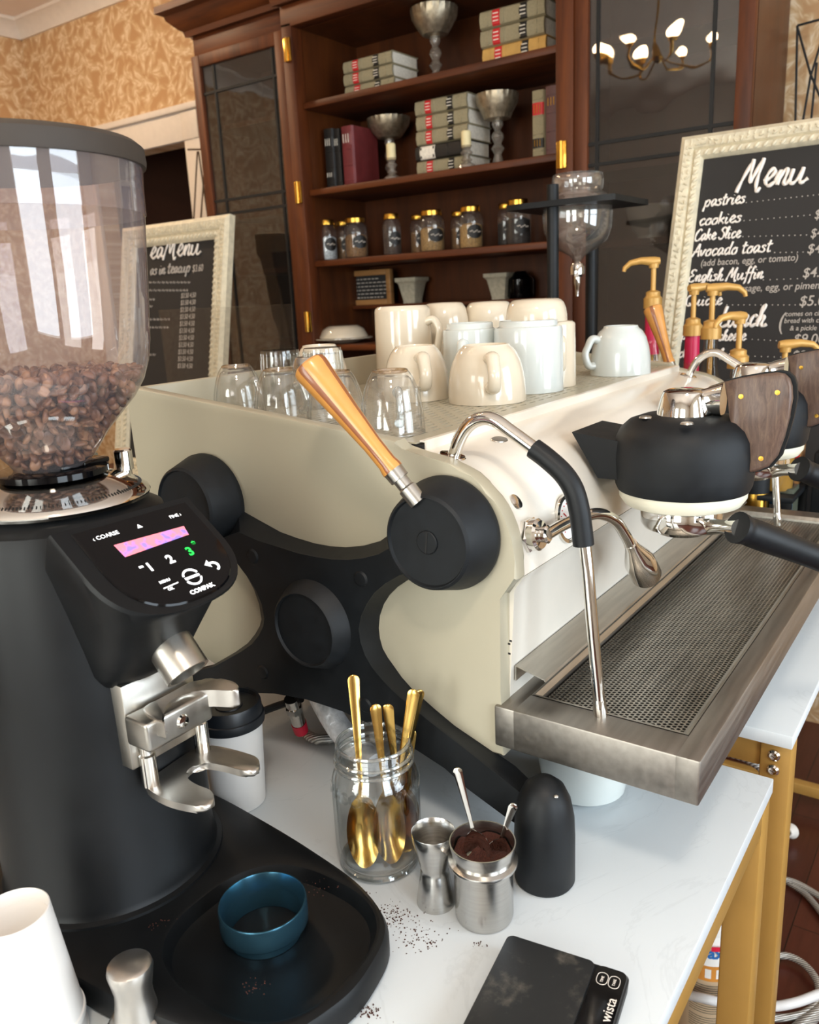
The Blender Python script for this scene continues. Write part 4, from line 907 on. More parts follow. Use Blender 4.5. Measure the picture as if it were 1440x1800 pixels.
p = DPx(374, 998)+E_; arc = [p+DU*(0.006*math.cos(a))+DV*(0.005*math.sin(a)) for a in [-1.2+3.0*i/12 for i in range(13)]]; b.tube(arc, 0.0013, 6); e_ = arc[-1]
b.prism([e_+DV*0.005, e_-DV*0.005, e_-DU*0.006], DN*0.0001)
b.build('lit_lettering', 'lit', dsp, flat=True)
b = MB(); p = DPx(333, 979)+E_; b.text('3', 19*mpp(p)*1.38, p, DU, DV, 0.0001, 0, 0.0005); p = DPx(341, 963)+E_; b.text('*', 12*mpp(p)*1.38, p, DU, DV, 0.0001, 0, 0.0005); b.build('lit_lettering', 'litg', dsp, flat=True)
# spout
s0 = V((GX+0.004, 0.668, T+0.322)); s1 = V((GX+0.004, 0.632, T+0.271)); s0 = PX(306, 1128, GX+0.003); s1 = PX(331, 1184, GX+0.003)
s0 += V((0, 0.012, 0)); ax = s1-s0; Ls = ax.length
MB().lathe([(0.02, -0.012), (0.0228, 0), (0.0228, Ls), (0.0192, Ls), (0.0188, Ls*0.2), (0.0001, Ls*0.15)], s0, ax, 40, cap=False).build('spout', 'steel', gr)
b = MB(); p = PY(254, 1178, 0.672); b.ball(p, 0.0045)
b.build('screw', 'chrome', gr)
# steel plate, hook and fork
py_ = GY-rr-0.004
pl = [PY(206, 1188, py_), PY(322, 1165, py_), PY(330, 1262, py_), PY(232, 1355, py_), PY(222, 1340, py_)]
b = MB(); x0, x1 = PY(222, 1300, py_).x, GX+0.048; z0, z1 = PY(232, 1352, py_).z, T+0.30
b.mm((x0, py_-0.004, z0), (x1, py_+0.03, z1), 0.0015); plate = b.build('backplate', 'steel', gr)
yb0 = py_-0.004; zt = PX(300, 1225, GX).z
hz = T+0.262
b = MB()
bl = [PY(228, 1258, yb0-0.002), PY(345, 1225, yb0-0.002)]
bx0, bx1 = GX-0.043, GX+0.04
b.mm((bx0, yb0-0.036, T+0.238), (bx1, yb0, T+0.270), 0.004, 3)
hk = b.build('hook_block', 'steel', gr)
zh = T+0.273
ha = [(250, 1246), (275, 1231), (305, 1215), (330, 1201), (352, 1194), (380, 1192), (404, 1196), (417, 1203), (419, 1212), (400, 1214), (372, 1213), (345, 1215), (322, 1220), (303, 1230), (290, 1244), (286, 1258), (288, 1270)]
MB().prism(cat_rom([PN(a_, c_, (0, 0, zh), (0, 0, 1)) for a_, c_ in ha], 3, True), (0, 0, -0.019), 0.0025, 3).build('hook_arm', 'satin', hk, sharp=50)
b = MB(); b.lathe([(0.0001, 0.003), (0.006, 0.0025), (0.0075, 0)], (GX+0.0, yb0-0.036, T+0.254), (0, -1, 0), 20); b.build('screw', 'chrome', hk)
fz = T+0.186
F = lambda px, py: PN(px, py, (0, 0, fz), (0, 0, 1))
fk = [(258, 1374), (262, 1388), (290, 1404), (320, 1413), (352, 1417), (371, 1410), (376, 1398), (368, 1388), (348, 1380), (333, 1371), (327, 1361), (333, 1351), (347, 1343), (365, 1341), (395, 1346), (425, 1354), (446, 1354), (456, 1344), (453, 1333), (440, 1326), (405, 1316), (372, 1310), (350, 1312), (322, 1328), (290, 1350)]
pts = cat_rom([F(*q) for q in fk], 4, True)
b = MB(); cpt = sum(pts, V((0, 0, 0)))/len(pts); b.prism(pts, (0, 0, -0.008), 0.003, 3); 
for v in b.bm.verts:
    if v.co.y < 0.60: v.co.z -= (0.60-v.co.y)*0.10
fork = b.build('fork', 'satin', gr, sharp=50)
for a, c_ in ((266, 1378), (357, 1318)):
    p = F(a, c_); b = MB(); b.lathe([(0.0085, 0), (0.0085, 0.034), (0.0065, 0.0355), (0.0065, T+0.235-fz)], p, n=24); b.build('rod', 'chrome', fork)
# collar, knob, shutter
ZK = T+0.470
b = MB(); b.lathe([(0.088, -0.004), (0.0935, -0.002), (0.095, 0.002), (0.0935, 0.005), (0.088, 0.009), (0.078, 0.015), (0.064, 0.021), (0.05, 0.025), (0.036, 0.028)], (GX, GY, ZK), n=80); col = b.build('adjusting_collar', 'chrome', gr)
b = MB()
for i in range(60):
    a = math.radians(196+i*2.5); L = 0.006 if i % 5 == 0 else 0.0035
    r0, z0_ = 0.0868, 0.0102; d = V((math.cos(a), math.sin(a), 0)); nrm = V((d.x*0.52, d.y*0.52, 0.85)); tg = V((-d.y, d.x, 0)); upv = nrm.cross(tg); upv = upv if upv.z > 0 else -upv
    b.box(V((GX, GY, ZK+z0_))+d*r0+upv*L/2, (0.0008, L, 0.0006), rot=Matrix((tg, upv, nrm)).transposed())
b.build('scale_marks', 'blacklab', col)
kx = PY(219, 826, GY-0.01); MB().lathe([(0.008, -0.022), (0.008, -0.004), (0.0105, -0.003), (0.0105, 0.018), (0.009, 0.020), (0.0001, 0.020)], (kx.x, GY-0.01, kx.z+0.004), n=28).build('lock_knob', 'chrome', gr)
b = MB(); zz = ZK+0.029; b.lathe([(0.052, -0.004), (0.056, -0.002), (0.056, 0.004), (0.05, 0.006), (0.036, 0.006)], (GX, GY, zz), n=48)
for rz_ in (0.1, 0.75): b.box((GX+0.03*math.cos(rz_-1.1), GY+0.03*math.sin(rz_-1.1), zz+0.008), (0.06, 0.022, 0.006), rz_, 0.002)
b.build('shutter', 'gloss', gr)
# hopper
hp = prof(GX, GY, [(158, 812), (163, 800), (172, 788), (192, 752), (215, 722), (238, 692), (253, 662), (261, 630), (263, 596), (261, 540), (257, 450), (253, 360), (250, 300)])
zl = hp[-1][1]
b = MB(); b.lathe(hp, (GX, GY, 0), n=80, cap=False); hop = b.build('hopper', 'hopper', gr, sharp=60)
b = MB(); rl = hp[-1][0]; b.lathe([(rl-0.004, zl-0.045), (rl-0.002, zl-0.045), (rl-0.001, zl), (rl+0.001, zl)], (GX, GY, 0), n=80, cap=False); b.build('hopper_skirt', 'hopper', gr)
b = MB(); b.lathe([(rl-0.002, zl-0.001), (rl+0.003, zl-0.001), (rl+0.004, zl+0.004), (rl+0.003, zl+0.016), (rl-0.003, zl+0.021), (rl-0.02, zl+0.024), (0.0001, zl+0.026)], (GX, GY, 0), n=80); b.build('hopper_lid', 'lidgrey', gr)
# beans heaped in the hopper
rng = random.Random(3); Rz = lambda z: max(0.012, next((r0+(r1-r0)*(z-z0)/(z1-z0) for (r0, z0), (r1, z1) in zip(hp, hp[1:]) if z0 <= z <= z1), 0.03))
bean = bmesh.new(); bmesh.ops.create_uvsphere(bean, u_segments=12, v_segments=8, radius=1)
for v in bean.verts:
    x, y, z = v.co
    if z > 0.05: z = 0.35*z; z -= 0.22*math.exp(-(y/0.16)**2) if abs(x) < 0.93 else 0
    v.co = V((x, y*0.74, z*0.62))
BV = [v.co.copy() for v in bean.verts]; BF = [[v.index for v in f.verts] for f in bean.faces]; bean.free()
zb0, zb1 = hp[0][1]+0.006, zat(GX, GY, 668)
cells = {}; placed = []
def ok(p, d):
    k_ = tuple(int(math.floor(c/0.016)) for c in p)
    for i in (-1, 0, 1):
        for j in (-1, 0, 1):
            for l in (-1, 0, 1):
                for q_ in cells.get((k_[0]+i, k_[1]+j, k_[2]+l), ()):
                    if (q_-p).length < d: return False
    cells.setdefault(k_, []).append(p); return True
for tr_ in range(60000):
    z = zb0+(zb1+0.004-zb0)*rng.random()**0.8; rmax = Rz(z)-0.0088; a = rng.random()*2*PI
    near_top = z > zb1-0.012
    r = rmax*math.sqrt(rng.random()) if near_top else rmax-0.0002-rng.random()**2*0.016
    if r < 0: continue
    p = V((GX+r*math.cos(a), GY+r*math.sin(a), z+(rng.uniform(-0.004, 0.004) if near_top else 0)))
    if ok(p, 0.0098): placed.append(p)
vs, fs = [], []
from mathutils import Euler
for p in placed:
    e = Euler((rng.uniform(0, 6.3), rng.uniform(0, 6.3), rng.uniform(0, 6.3))).to_matrix(); s_ = rng.uniform(0.0066, 0.008); n0 = len(vs)
    vs += [p+(e @ v)*s_ for v in BV]; fs += [[i+n0 for i in f] for f in BF]
k = NT('roasted_beans'); vo = k.n('TexVoronoi', Scale=95.0); k.l(k.coord(), vo.inputs['Vector']); sc_ = k.n('SeparateColor'); k.l(vo.outputs['Color'], sc_.inputs[0])
k.l(k.ramp(sc_.outputs[0], [(0.0, S('#5c3a25')), (0.6, S('#7d5339')), (1.0, S('#a57a58'))]), k.b.inputs['Base Color']); k.b.inputs['Roughness'].default_value = 0.38
base = V((GX, GY, hp[0][1])); me = bpy.data.meshes.new('beans'); me.from_pydata([v-base for v in vs], [], fs); me.materials.append(k.m); me.shade_smooth()
o = bpy.data.objects.new('coffee_beans', me); COL.objects.link(o); o.location = base; LOC[o.name] = base; tag(o, 'roasted coffee beans filling the lower part of the grinder hopper', 'coffee beans', kind='stuff')
ci = MB().lathe([(max(0.005, r-0.026), z) for r, z in hp if z < zb1-0.018]+[(Rz(zb1-0.018)-0.026, zb1-0.018), (0.0001, zb1-0.016)], (GX, GY, 0), n=40).build('bean_fill', k.m, o)
# ================================================================== cups and glasses on the machine
ZTr = 0.4925
def rel(x, y, a): return math.atan2(-y, -x)+math.radians(a)
def handle_bm(c, ang, r_fn, z0, z1, out, rad, flat=(1, 1)):
    d = V((math.cos(ang), math.sin(ang), 0)); P = []
    za, zb_ = z0, z1
    pts = [d*(r_fn(zb_)-0.004)+V((0, 0, zb_)), d*(r_fn(zb_)+out*0.55)+V((0, 0, zb_+0.003)), d*(r_fn(zb_)+out*0.98)+V((0, 0, zb_-(zb_-za)*0.22)), d*(max(r_fn(zb_), r_fn(za))+out*0.85)+V((0, 0, (za+zb_)*0.48)), d*(r_fn(za)+out*0.5)+V((0, 0, za+0.002)), d*(r_fn(za)-0.003)+V((0, 0, za))]
    P = [V(c)+p for p in cat_rom(pts, 6)]
    n = len(P); rs = [rad*(1.12-0.25*math.sin(PI*i/(n-1))) for i in range(n)]
    return MB().tube(P, rs, 14, flat=flat)
LATTE = [(0.965, 0.004), (1.0, 0.0), (1.0, 0.03), (0.995, 0.2), (0.975, 0.38), (0.93, 0.56), (0.86, 0.72), (0.77, 0.85), (0.68, 0.93), (0.615, 0.965), (0.6, 0.985), (0.585, 1.0), (0.54, 1.0), (0.52, 0.97), (0.0, 0.965)]
MUG = [(0.95, 0.004), (1.0, 0), (1.0, 0.02), (0.985, 0.5), (0.965, 0.94), (0.94, 0.975), (0.88, 0.99), (0.86, 1.0), (0.8, 1.0), (0.78, 0.985), (0.0, 0.98)]
STEP = [(0.95, 0.004), (1.0, 0), (1.0, 0.02), (0.995, 0.5), (0.985, 0.86), (0.96, 0.905), (0.86, 0.915), (0.84, 0.925), (0.83, 0.99), (0.8, 1.0), (0.74, 1.0), (0.72, 0.97), (0.0, 0.965)]
BOWL = [(0.95, 0.004), (1.0, 0), (1.0, 0.03), (0.99, 0.3), (0.955, 0.58), (0.89, 0.8), (0.8, 0.93), (0.7, 0.985), (0.6, 1.0), (0.5, 1.0), (0.48, 0.98), (0.0, 0.975)]
ROUND = [(0.95, 0.004), (1.0, 0), (1.0, 0.05), (0.985, 0.32), (0.93, 0.55), (0.83, 0.76), (0.70, 0.89), (0.58, 0.95), (0.55, 1.0), (0.5, 1.0), (0.48, 0.98), (0.0, 0.975)]
CUPS = 'upturned cups on the machine tray'
def cup(label, px, pyt, pyb, w, shape, mat='ceramic', ha=None, z=ZTr, pos=None, hr=(0.3, 0.78), hout=0.5, hrad=0.0075, cat='cup'):
    x, y, r = pos or stand(px, pyb, w, z)
    h = zat(x, y, pyt)-(T+z)
    o = thing('mug' if cat == 'mug' else 'cup', label, cat, (x, y, T+z), CUPS)
    MB().lathe([(a*r, c_*h) for a, c_ in shape], (x, y, T+z), n=56, cap=False).build('body', mat, o, sharp=50)
    if ha is not None:
        fn = lambda zz: r*next((a0+(a1-a0)*(zz/h-c0)/max(1e-6, c1-c0) for (a0, c0), (a1, c1) in zip(shape[1:], shape[2:]) if c0 <= zz/h <= c1 and c1 > c0), 1)
        handle_bm((x, y, T+z), rel(x, y, ha), fn, hr[0]*h, hr[1]*h, hout*r, hrad, (1.0, 1.25)).build('handle', mat, o)
    return x, y, r, h
# back rows
cup('tall cream mug at the back left with its handle to the right', 705, 538, 640, 102, MUG, ha=62, hr=(0.35, 0.8), hout=0.42, cat='mug', pos=(1.30, 0.93, 0.0545))
cup('cream mug half hidden behind the tall mug with the handle', 789, 532, 640, 84, BOWL, pos=(1.40, 0.90, 0.052), cat='mug')
cup('cream rounded cup in the back row, between two mugs', 857, 530, 630, 100, BOWL, pos=(1.47, 0.84, 0.056))
cup('white mug with a stepped foot in the middle of the second row', 819, 567, 670, 104, STEP, 'ceramicw', ha=-14, pos=(1.27, 0.765, 0.0485), cat='mug', hr=(0.3, 0.7), hout=0.3)
x6, y6, r6, h6 = cup('cream straight mug standing under the rounded bowl cup', 1000, 565, 676, 72, MUG, pos=(1.36, 0.655, 0.046), cat='mug', ha=20, hr=(0.3, 0.72), hout=0.3)
z6 = ZTr+h6
cup('cream rounded cup stacked on top of the straight mug', 978, 525, 570, 106, BOWL, z=z6+0.0005, pos=(x6-0.012, y6+0.02, 0.054))
cup('bluish white tall mug with a stepped foot, in front of the stacked cups', 930, 562, 693, 120, STEP, 'ceramicw', cat='mug', ha=150, hout=0.3)
cup('white rounded cup at the far right end of the tray', 1090, 572, 662, 104, ROUND, 'ceramicw', ha=-62, hr=(0.2, 0.72), hout=0.34)
# front row of latte cups
cup('cream latte cup behind the front glass mug, second from the tray corner', 734, 607, 707, 115, LATTE, ha=12, hout=0.42, hrad=0.009)
cup('large cream latte cup nearest the front lip of the tray', 857, 605, 713, 136, LATTE, ha=8, hout=0.42, hrad=0.009)
cup('cream latte cup at the back, behind the steel shaker top', 622, 606, 690, 94, LATTE, pos=(1.12, 0.985, 0.049), ha=None)
xc, yc = 1.00, 0.90; rs_ = 32*mpp((xc, yc, T+0.55)); ht = zat(xc, yc, 627)-(T+ZTr)
o = MB().lathe([(rs_*0.97, 0), (rs_, 0.003), (rs_, ht*0.8), (rs_*0.97, ht*0.88), (rs_*0.85, ht*0.97), (rs_*0.78, ht), (0.0001, ht)], (xc, yc, T+ZTr), n=48).build('steel_shaker', 'cup_steel', loc=(xc, yc, T+ZTr)); tag(o, 'brushed steel shaker standing between the glass mugs and latte cups', 'shaker')
# glass mugs and tumblers
GL = [(1.0, 0.0), (0.995, 0.1), (0.97, 0.3), (0.915, 0.5), (0.82, 0.7), (0.70, 0.86), (0.60, 0.95), (0.54, 0.985), (0.53, 1.0)]
def gmug(label, px, pyt, pyb, w, ha, pos=None):
    x, y, r = pos or stand(px, pyb, w, ZTr); h = zat(x, y, pyt)-(T+ZTr); c = (x, y, T+ZTr)
    o = thing('glass_mug', label, 'glass mug', c, 'upturned glass mugs on the tray')
    t = 0.0025; ins = [(max(0.001, a*r-t), min(c_*h, h-0.008)) for a, c_ in GL[::-1]]
    b = MB(); b.lathe([(a*r, c_*h) for a, c_ in GL]+[(0.45*r, h), (0.42*r, h-0.003), (0.0001, h-0.003)], c, n=56, cap=False)
    b.lathe([(0.0001, h-0.009)]+[(max(0.002, q[0]*0.97), q[1]) for q in ins[1:]], c, n=56, cap=False)
    b.tube([V((x+(r-0.0012)*math.cos(a), y+(r-0.0012)*math.sin(a), T+ZTr+0.0012)) for a in [2*PI*i/56 for i in range(57)]], 0.0014, 8)
    b.build('body', 'glass', o, sharp=60)
    b = MB(); b.lathe([(0.5*r+0.0022*math.cos(a), h-0.0015+0.0022*math.sin(a)) for a in [2*PI*i/8 for i in range(9)]], c, n=48, cap=False); b.build('foot_ring', 'amberfoot', o)
    fn = lambda zz: r*(0.97 if zz < 0.4*h else 0.86)
    handle_bm(c, rel(x, y, ha), fn, 0.22*h, 0.68*h, 0.3*r, 0.0052).build('handle', 'rimglass', o)
gmug('upturned glass mug at the back left, beside the tea menu corner of the tray', 396, 642, 716, 88, 40, pos=(0.90, 0.965, 0.0405))
gmug('upturned glass mug second from the back along the side panel', 480, 648, 740, 100, 48, pos=(0.866, 0.842, 0.0405))
gmug('upturned glass mug partly behind the wooden lever', 583, 652, 758, 104, 10, pos=(0.850, 0.725, 0.0405))
gmug('upturned glass mug nearest the front corner, right of the wooden lever', 692, 650, 770, 114, 12)
def tumbler(label, px, pyt, pyb, w, pos):
    x, y, r = pos; h = zat(x, y, pyt)-(T+ZTr); c = (x, y, T+ZTr); o = MB(); n = 60
    o.lathe([(r, 0), (r*0.93, h*0.6), (r*0.88, h*0.97), (r*0.86, h), (0.0001, h)], c, n=n, cap=False); o.lathe([(0.0001, h-0.012), (r*0.8, h-0.010), (r*0.86, h*0.6), (r*0.96, 0.0)], c, n=n, cap=False)
    for i in range(24):
        a = 2*PI*i/24; o.tube([V((x+r*f*math.cos(a), y+r*f*math.sin(a), T+ZTr+z_*h)) for f, z_ in ((0.985, 0.1), (0.94, 0.55), (0.88, 0.94))], 0.0018, 6)
    ob = o.build('tumbler', 'jarglass', loc=c, sharp=60); tag(ob, label, 'glass', 'fluted tumblers at the back of the tray')
tumbler('fluted glass tumbler behind the first two glass mugs', 464, 615, 690, 70, (1.02, 0.985, 0.036))
tumbler('fluted glass tumbler behind the top of the wooden lever', 538, 611, 690, 74, (1.105, 1.0-0.02, 0.039) if False else (1.03, 0.9, 0.035))
x, y = 0.955, 0.68
b = MB(); n = 20; lo = []
for z_ in (0, 0.004, 0.02, 0.036, 0.042): lo.append([V((x+0.017*(1+0.07*(i % 2))*math.cos(2*PI*i/40), y+0.017*(1+0.07*(i % 2))*math.sin(2*PI*i/40), T+ZTr+z_)) for i in range(40)])
b.loft(lo); o = b.build('ribbed_stopper', 'jarglass', loc=(x, y, T+ZTr)); tag(o, 'small ribbed glass stopper between the front glass mug and latte cup', 'stopper')

# ================================================================== things on the counter
# spoon along a path: slim handle, leaf shaped bowl
def spoon_bm(tip, end, nrm, L_bowl, w_bowl, w_end, w_neck, thick=0.0016, bend=0.0):
    tip, end, nrm = V(tip), V(end), V(nrm).normalized(); ax = (tip-end); L = ax.length; ax.normalize(); nrm = (nrm-ax*nrm.dot(ax)).normalized(); sd = ax.cross(nrm)
    lb = L_bowl/L; b = MB(); rows = []
    N = 40
    for i in range(N+1):
        t = (1-math.cos(PI*i/N))/2; s_ = t*L
        if t < 1-lb:
            q = t/(1-lb); w = w_end+(w_neck-w_end)*min(1, q*1.25)**0.8
            if s_ < w_end: w *= math.sqrt(max(0.0004, 1-(1-s_/w_end)**2))
            dep = 0; off = bend*math.sin(PI*q)
        else:
            q = (t-(1-lb))/lb; w = max(w_neck*(1-q), w_bowl*math.sqrt(max(0.0, math.sin(PI*min(1, q*0.94+0.06))))*(0.93+0.1*q)) if q < 0.995 else 0.0006
            dep = 0.24*w*2*min(1, math.sin(PI*min(1, q*0.97+.015))*1.2); off = 0
        c = end+ax*s_+nrm*off; row = []
        m_ = 8
        for j in range(m_+1): 
            u_ = -1+2*j/m_; row.append(c+sd*(w*u_)-nrm*(dep*(1-u_*u_)-(0.15*w*(1-u_*u_) if dep == 0 else 0)))
        for j in range(m_, -1, -1):
            u_ = -1+2*j/m_; row.append(c+sd*(w*u_*0.99)-nrm*(dep*(1-u_*u_)-(0.15*w*(1-u_*u_) if dep == 0 else 0)+thick))
        rows.append(row)
    return b.loft(rows)
# mason jar
jx, jy, jr = stand(672, 1558, 150, 0); hj = zat(jx, jy, 1302)-T
jar = thing('mason_jar', 'clear mason jar holding gold spoons', 'jar', (jx, jy, T))
C = (jx, jy, T); r = jr
po = [(0.0001, 0.004), (r*0.55, 0.003), (r*0.78, 0), (r*0.9, 0.004), (r*0.97, 0.014), (r, 0.03), (r, hj*0.66), (r*0.985, hj*0.72), (r*0.93, hj*0.775), (r*0.86, hj*0.81), (r*0.83, hj*0.835), (r*0.87, hj*0.845), (r*0.87, hj*0.86), (r*0.83, hj*0.87), (r*0.83, hj*0.89), (r*0.86, hj*0.9), (r*0.86, hj*0.915), (r*0.82, hj*0.925), (r*0.82, hj*0.985), (r*0.80, hj)]
b = MB(); b.lathe(po, C, n=64, cap=False); b.lathe([(0.0001, 0.011)]+[(q[0]-0.0038, max(q[1], 0.011)) for q in po[3:13]]+[(r*0.775, hj*0.85), (r*0.775, hj*0.985), (r*0.80, hj)], C, n=64, cap=False)
b.build('glass_body', 'jarglass', jar, sharp=70)
def ring_tube(b, cx, cy, z, r_, t_, n=64): b.lathe([(r_+t_*math.cos(a), z+t_*math.sin(a)) for a in [2*PI*i/8 for i in range(9)]], (cx, cy, 0), n=n, cap=False)
b = MB(); ring_tube(b, jx, jy, T+hj*0.993, r*0.81, 0.0024); b.build('rim', 'rimglass', jar)
b = MB(); ring_tube(b, jx, jy, T+hj*0.908, r*0.86, 0.0022); ring_tube(b, jx, jy, T+hj*0.852, r*0.875, 0.0024); b.build('screw_thread', 'rimglass', jar)
b = MB(); ring_tube(b, jx, jy, T+0.0045, r*0.86, 0.004); b.build('base_ring', 'rimglass', jar)
b = MB()
def wrap(st, size, z, a0, rad):
    t = MB(); t.text(st, size, (0, 0, 0), (1, 0, 0), (0, 0, 1), 0.0008, 0, 0.0005, 'CENTER')
    for v in t.bm.verts:
        a = a0+v.co.x/rad; rr_ = rad-v.co.y*1.0; v.co = V((jx+rr_*math.cos(a), jy+rr_*math.sin(a), T+z+v.co.z))
    b.join(t.bm)
ac = math.atan2(-jy, -jx)
wrap('MASON', 0.021, hj*0.655, ac+0.95, r*1.002); wrap('MASON', 0.021, hj*0.655, ac-0.72, r*1.002)
b.build('embossed_lettering', 'jarglass', jar, flat=True)
vd = hdir(jx, jy); J0 = V((jx, jy, T)); sd_ = V((vd.y, -vd.x, 0))
def JP(px, py, off): return PN(px, py, J0+vd*off, vd)
def spoon(label, e_px, t_px, oe, ot, nrm, wb=0.0205, lb=0.084, we=0.0074):
    e = JP(*e_px, oe); t = JP(*t_px, ot); zmin = T+0.014
    if t.z < zmin: t.z = zmin
    o = spoon_bm(t, e, nrm, lb, wb, we, 0.003, bend=0.0).build('gold_spoon', 'gold', loc=(jx, jy, T+0.012)); o.location = o.location; tag(o, label, 'spoon', 'gold spoons in the mason jar')
spoon('gold spoon rising highest at the left of the jar', (621, 1186), (646, 1553), 0.022, -0.034, -vd+sd_*0.1)
spoon('gold spoon, left one of the two short middle handles in the jar', (660, 1238), (694, 1548), -0.004, -0.03, sd_*0.35-vd)
spoon('gold spoon, right one of the two short middle handles in the jar', (681, 1238), (716, 1535), -0.002, -0.012, -sd_*0.3-vd)
spoon('gold spoon leaning right out of the jar with its handle in front', (728, 1212), (676, 1530), 0.004, -0.012, -vd-sd_*0.4)
spoon('gold spoon leaning right out of the jar, behind the other leaning one', (739, 1213), (690, 1520), 0.024, 0.026, -vd+sd_*0.4)
spoon('gold spoon with a low handle end just above the jar rim at right', (723, 1282), (712, 1490), 0.030, 0.014, -vd, 0.017, 0.06)
# jigger
x, y, r = stand(768, 1608, 68, 0); h = zat(x, y, 1460)-T
rt_ = 39*mpp((x, y, T+h))
b = MB(); b.lathe([(r*0.94, 0.001), (r, 0), (r, 0.002), (r*0.74, h*0.44), (r*0.68, h*0.475), (r*0.72, h*0.51), (rt_*0.93, h*0.85), (rt_, h-0.001), (rt_*0.985, h), (rt_*0.955, h-0.001), (rt_*0.88, h*0.85), (r*0.66, h*0.53), (0.0001, h*0.5)], (x, y, T), n=56, cap=False)
o = b.build('jigger', 'cup_steel', loc=(x, y, T), sharp=50); tag(o, 'brushed steel double ended jigger between the jar and the dosing cup', 'jigger')
# dosing cup
x, y, r = stand(853, 1644, 102, 0); hd = zat(x, y, 1478)-T; DC = (x, y, T)
dc = thing('dosing_cup', 'shiny steel dosing cup of coffee grounds in front of the machine foot', 'cup', DC)
b = MB(); b.lathe([(r*0.9, 0), (r*0.96, 0.001), (r, 0.006), (r, hd*0.70), (r*1.01, hd*0.71), (r*1.17, hd*0.73), (r*1.19, hd*0.75), (r*1.17, hd*0.772), (r*1.02, hd*0.79), (r*1.035, hd*0.82), (r*1.12, hd*0.985), (r*1.12, hd), (r*1.08, hd), (r*0.97, hd*0.8), (r*0.96, hd*0.5), (0.0001, hd*0.5)], DC, n=64, cap=False)
b.build('body', 'cup_steel', dc, sharp=40)
b = MB(); rows = []
for i in range(12):
    q = i/11; rows.append([V((x+r*0.97*q*math.cos(2*PI*j/32), y+r*0.97*q*math.sin(2*PI*j/32), T+hd*0.87+0.006*math.sin(3*q*math.cos(2*PI*j/32)*2+1)*(1-q*.6)+R.uniform(-.0012, .0012)-0.008*math.exp(-((q*math.cos(2*PI*j/32)-0.1)**2+(q*math.sin(2*PI*j/32)+0.3)**2)*8))) for j in range(32)])
b.loft(rows, cap0=False, cap1=False); gd = b.build('coffee_grounds', 'coffee', dc)
D0_ = V((x, y, T)); vd2 = hdir(x, y); sd2 = V((vd2.y, -vd2.x, 0))
def tsp(label, e_px, t_px, oe, ot, nrm, lb=0.036, wb=0.0125):
    e = PN(*e_px, D0_+vd2*oe, vd2); t = PN(*t_px, D0_+vd2*ot, vd2)
    o = spoon_bm(t, e, nrm, lb, wb, 0.0055, 0.0022, 0.0012).build('teaspoon', 'chrome', loc=(x, y, T+hd*0.8)); tag(o, label, 'spoon', 'steel teaspoons in the dosing cup')
tsp('steel teaspoon with the long handle standing left in the dosing cup', (803, 1350), (846, 1518), 0.006, -0.006, -vd2+V((0, 0, 0.35))-sd2*0.2, 0.036, 0.0145)
tsp('steel teaspoon leaning right in the dosing cup, bowl buried in grounds', (904, 1413), (862, 1528), 0.004, 0.0, -vd2)
# digital scale
q0, q1, q2 = PZ(893, 1641, 0.019), PZ(1109, 1710, 0.019), PZ(799, 1795, 0.019)
u = (q1-q0); Lu = u.length; u.normalize(); w = V((u.y, -u.x, 0))
if w.dot(q2-q0) < 0: w = -w
Lw = 0.155
sc = thing('kitchen_scale', 'black digital coffee scale lying at the front edge of the counter', 'scale', (q0+u*Lu/2+w*Lw/2)-V((0, 0, 0.019)))
def rrect(a, b_, c_, d_, z, r_=0.008):
    pts = []
    for cx_, cy_, s_ in ((a+r_, c_+r_, PI), (b_-r_, c_+r_, 1.5*PI), (b_-r_, d_-r_, 0), (a+r_, d_-r_, 0.5*PI)):
        for i in range(7): t = s_+i*PI/12; pts.append(V((q0.x, q0.y, T+z))+u*(cx_+r_*math.cos(t))+w*(cy_+r_*math.sin(t)))
    return pts
b = MB(); b.loft([rrect(0.003, Lu-0.003, 0.003, Lw-0.003, 0.0), rrect(0.001, Lu-0.001, 0.001, Lw-0.001, 0.003), rrect(0, Lu, 0, Lw, 0.0155), rrect(0.0015, Lu-0.0015, 0.0015, Lw-0.0015, 0.0175)]); b.build('body', 'rubber', sc)
k = NT('dusty_scale_top'); nz = k.n('TexNoise', Scale=26.0, Detail=7.0, Roughness=0.7); k.l(k.coord(), nz.inputs['Vector'])
k.l(k.ramp(nz.outputs['Fac'], [(0.0, S('#17191b')), (0.56, S('#1c1e20')), (0.64, S('#3c3a36')), (0.72, S('#55504a'))]), k.b.inputs['Base Color']); k.b.inputs['Roughness'].default_value = 0.38; M['dusty'] = k.m
b = MB(); b.loft([rrect(0.001, Lu*0.735, 0.001, Lw-0.001, 0.0176, 0.007), rrect(0.0015, Lu*0.733, 0.0015, Lw-0.0015, 0.0202, 0.007)]); b.build('weighing_plate', 'dusty', sc)
b = MB(); b.loft([rrect(Lu*0.745, Lu-0.0015, 0.0015, Lw-0.0015, 0.0175, 0.007), rrect(Lu*0.747, Lu-0.002, 0.002, Lw-0.002, 0.0188, 0.007)]); b.build('control_strip', 'gloss', sc)
b = MB()
for px, py, st in ((1059, 1720, 'TIME'), (1080, 1727, 'TARE')):
    c = PZ(px, py, 0.0189); L_ = [c+u*(0.0052*math.cos(a))+w*(0.0075*math.copysign(abs(math.sin(a))**0.6, math.sin(a))) for a in [2*PI*i/24 for i in range(25)]]
    b.tube(L_, 0.0003, 5); b.text(st, 0.0036, c+w*0.0046+u*0.0013, -w, -u, 0.0001)
c = PZ(1055, 1797, 0.0189); b.text('wista', 0.0135, PZ(1072, 1799, 0.0189), -w, -u, 0.0001)
b.build('lettering', 'chalk', sc, flat=True)
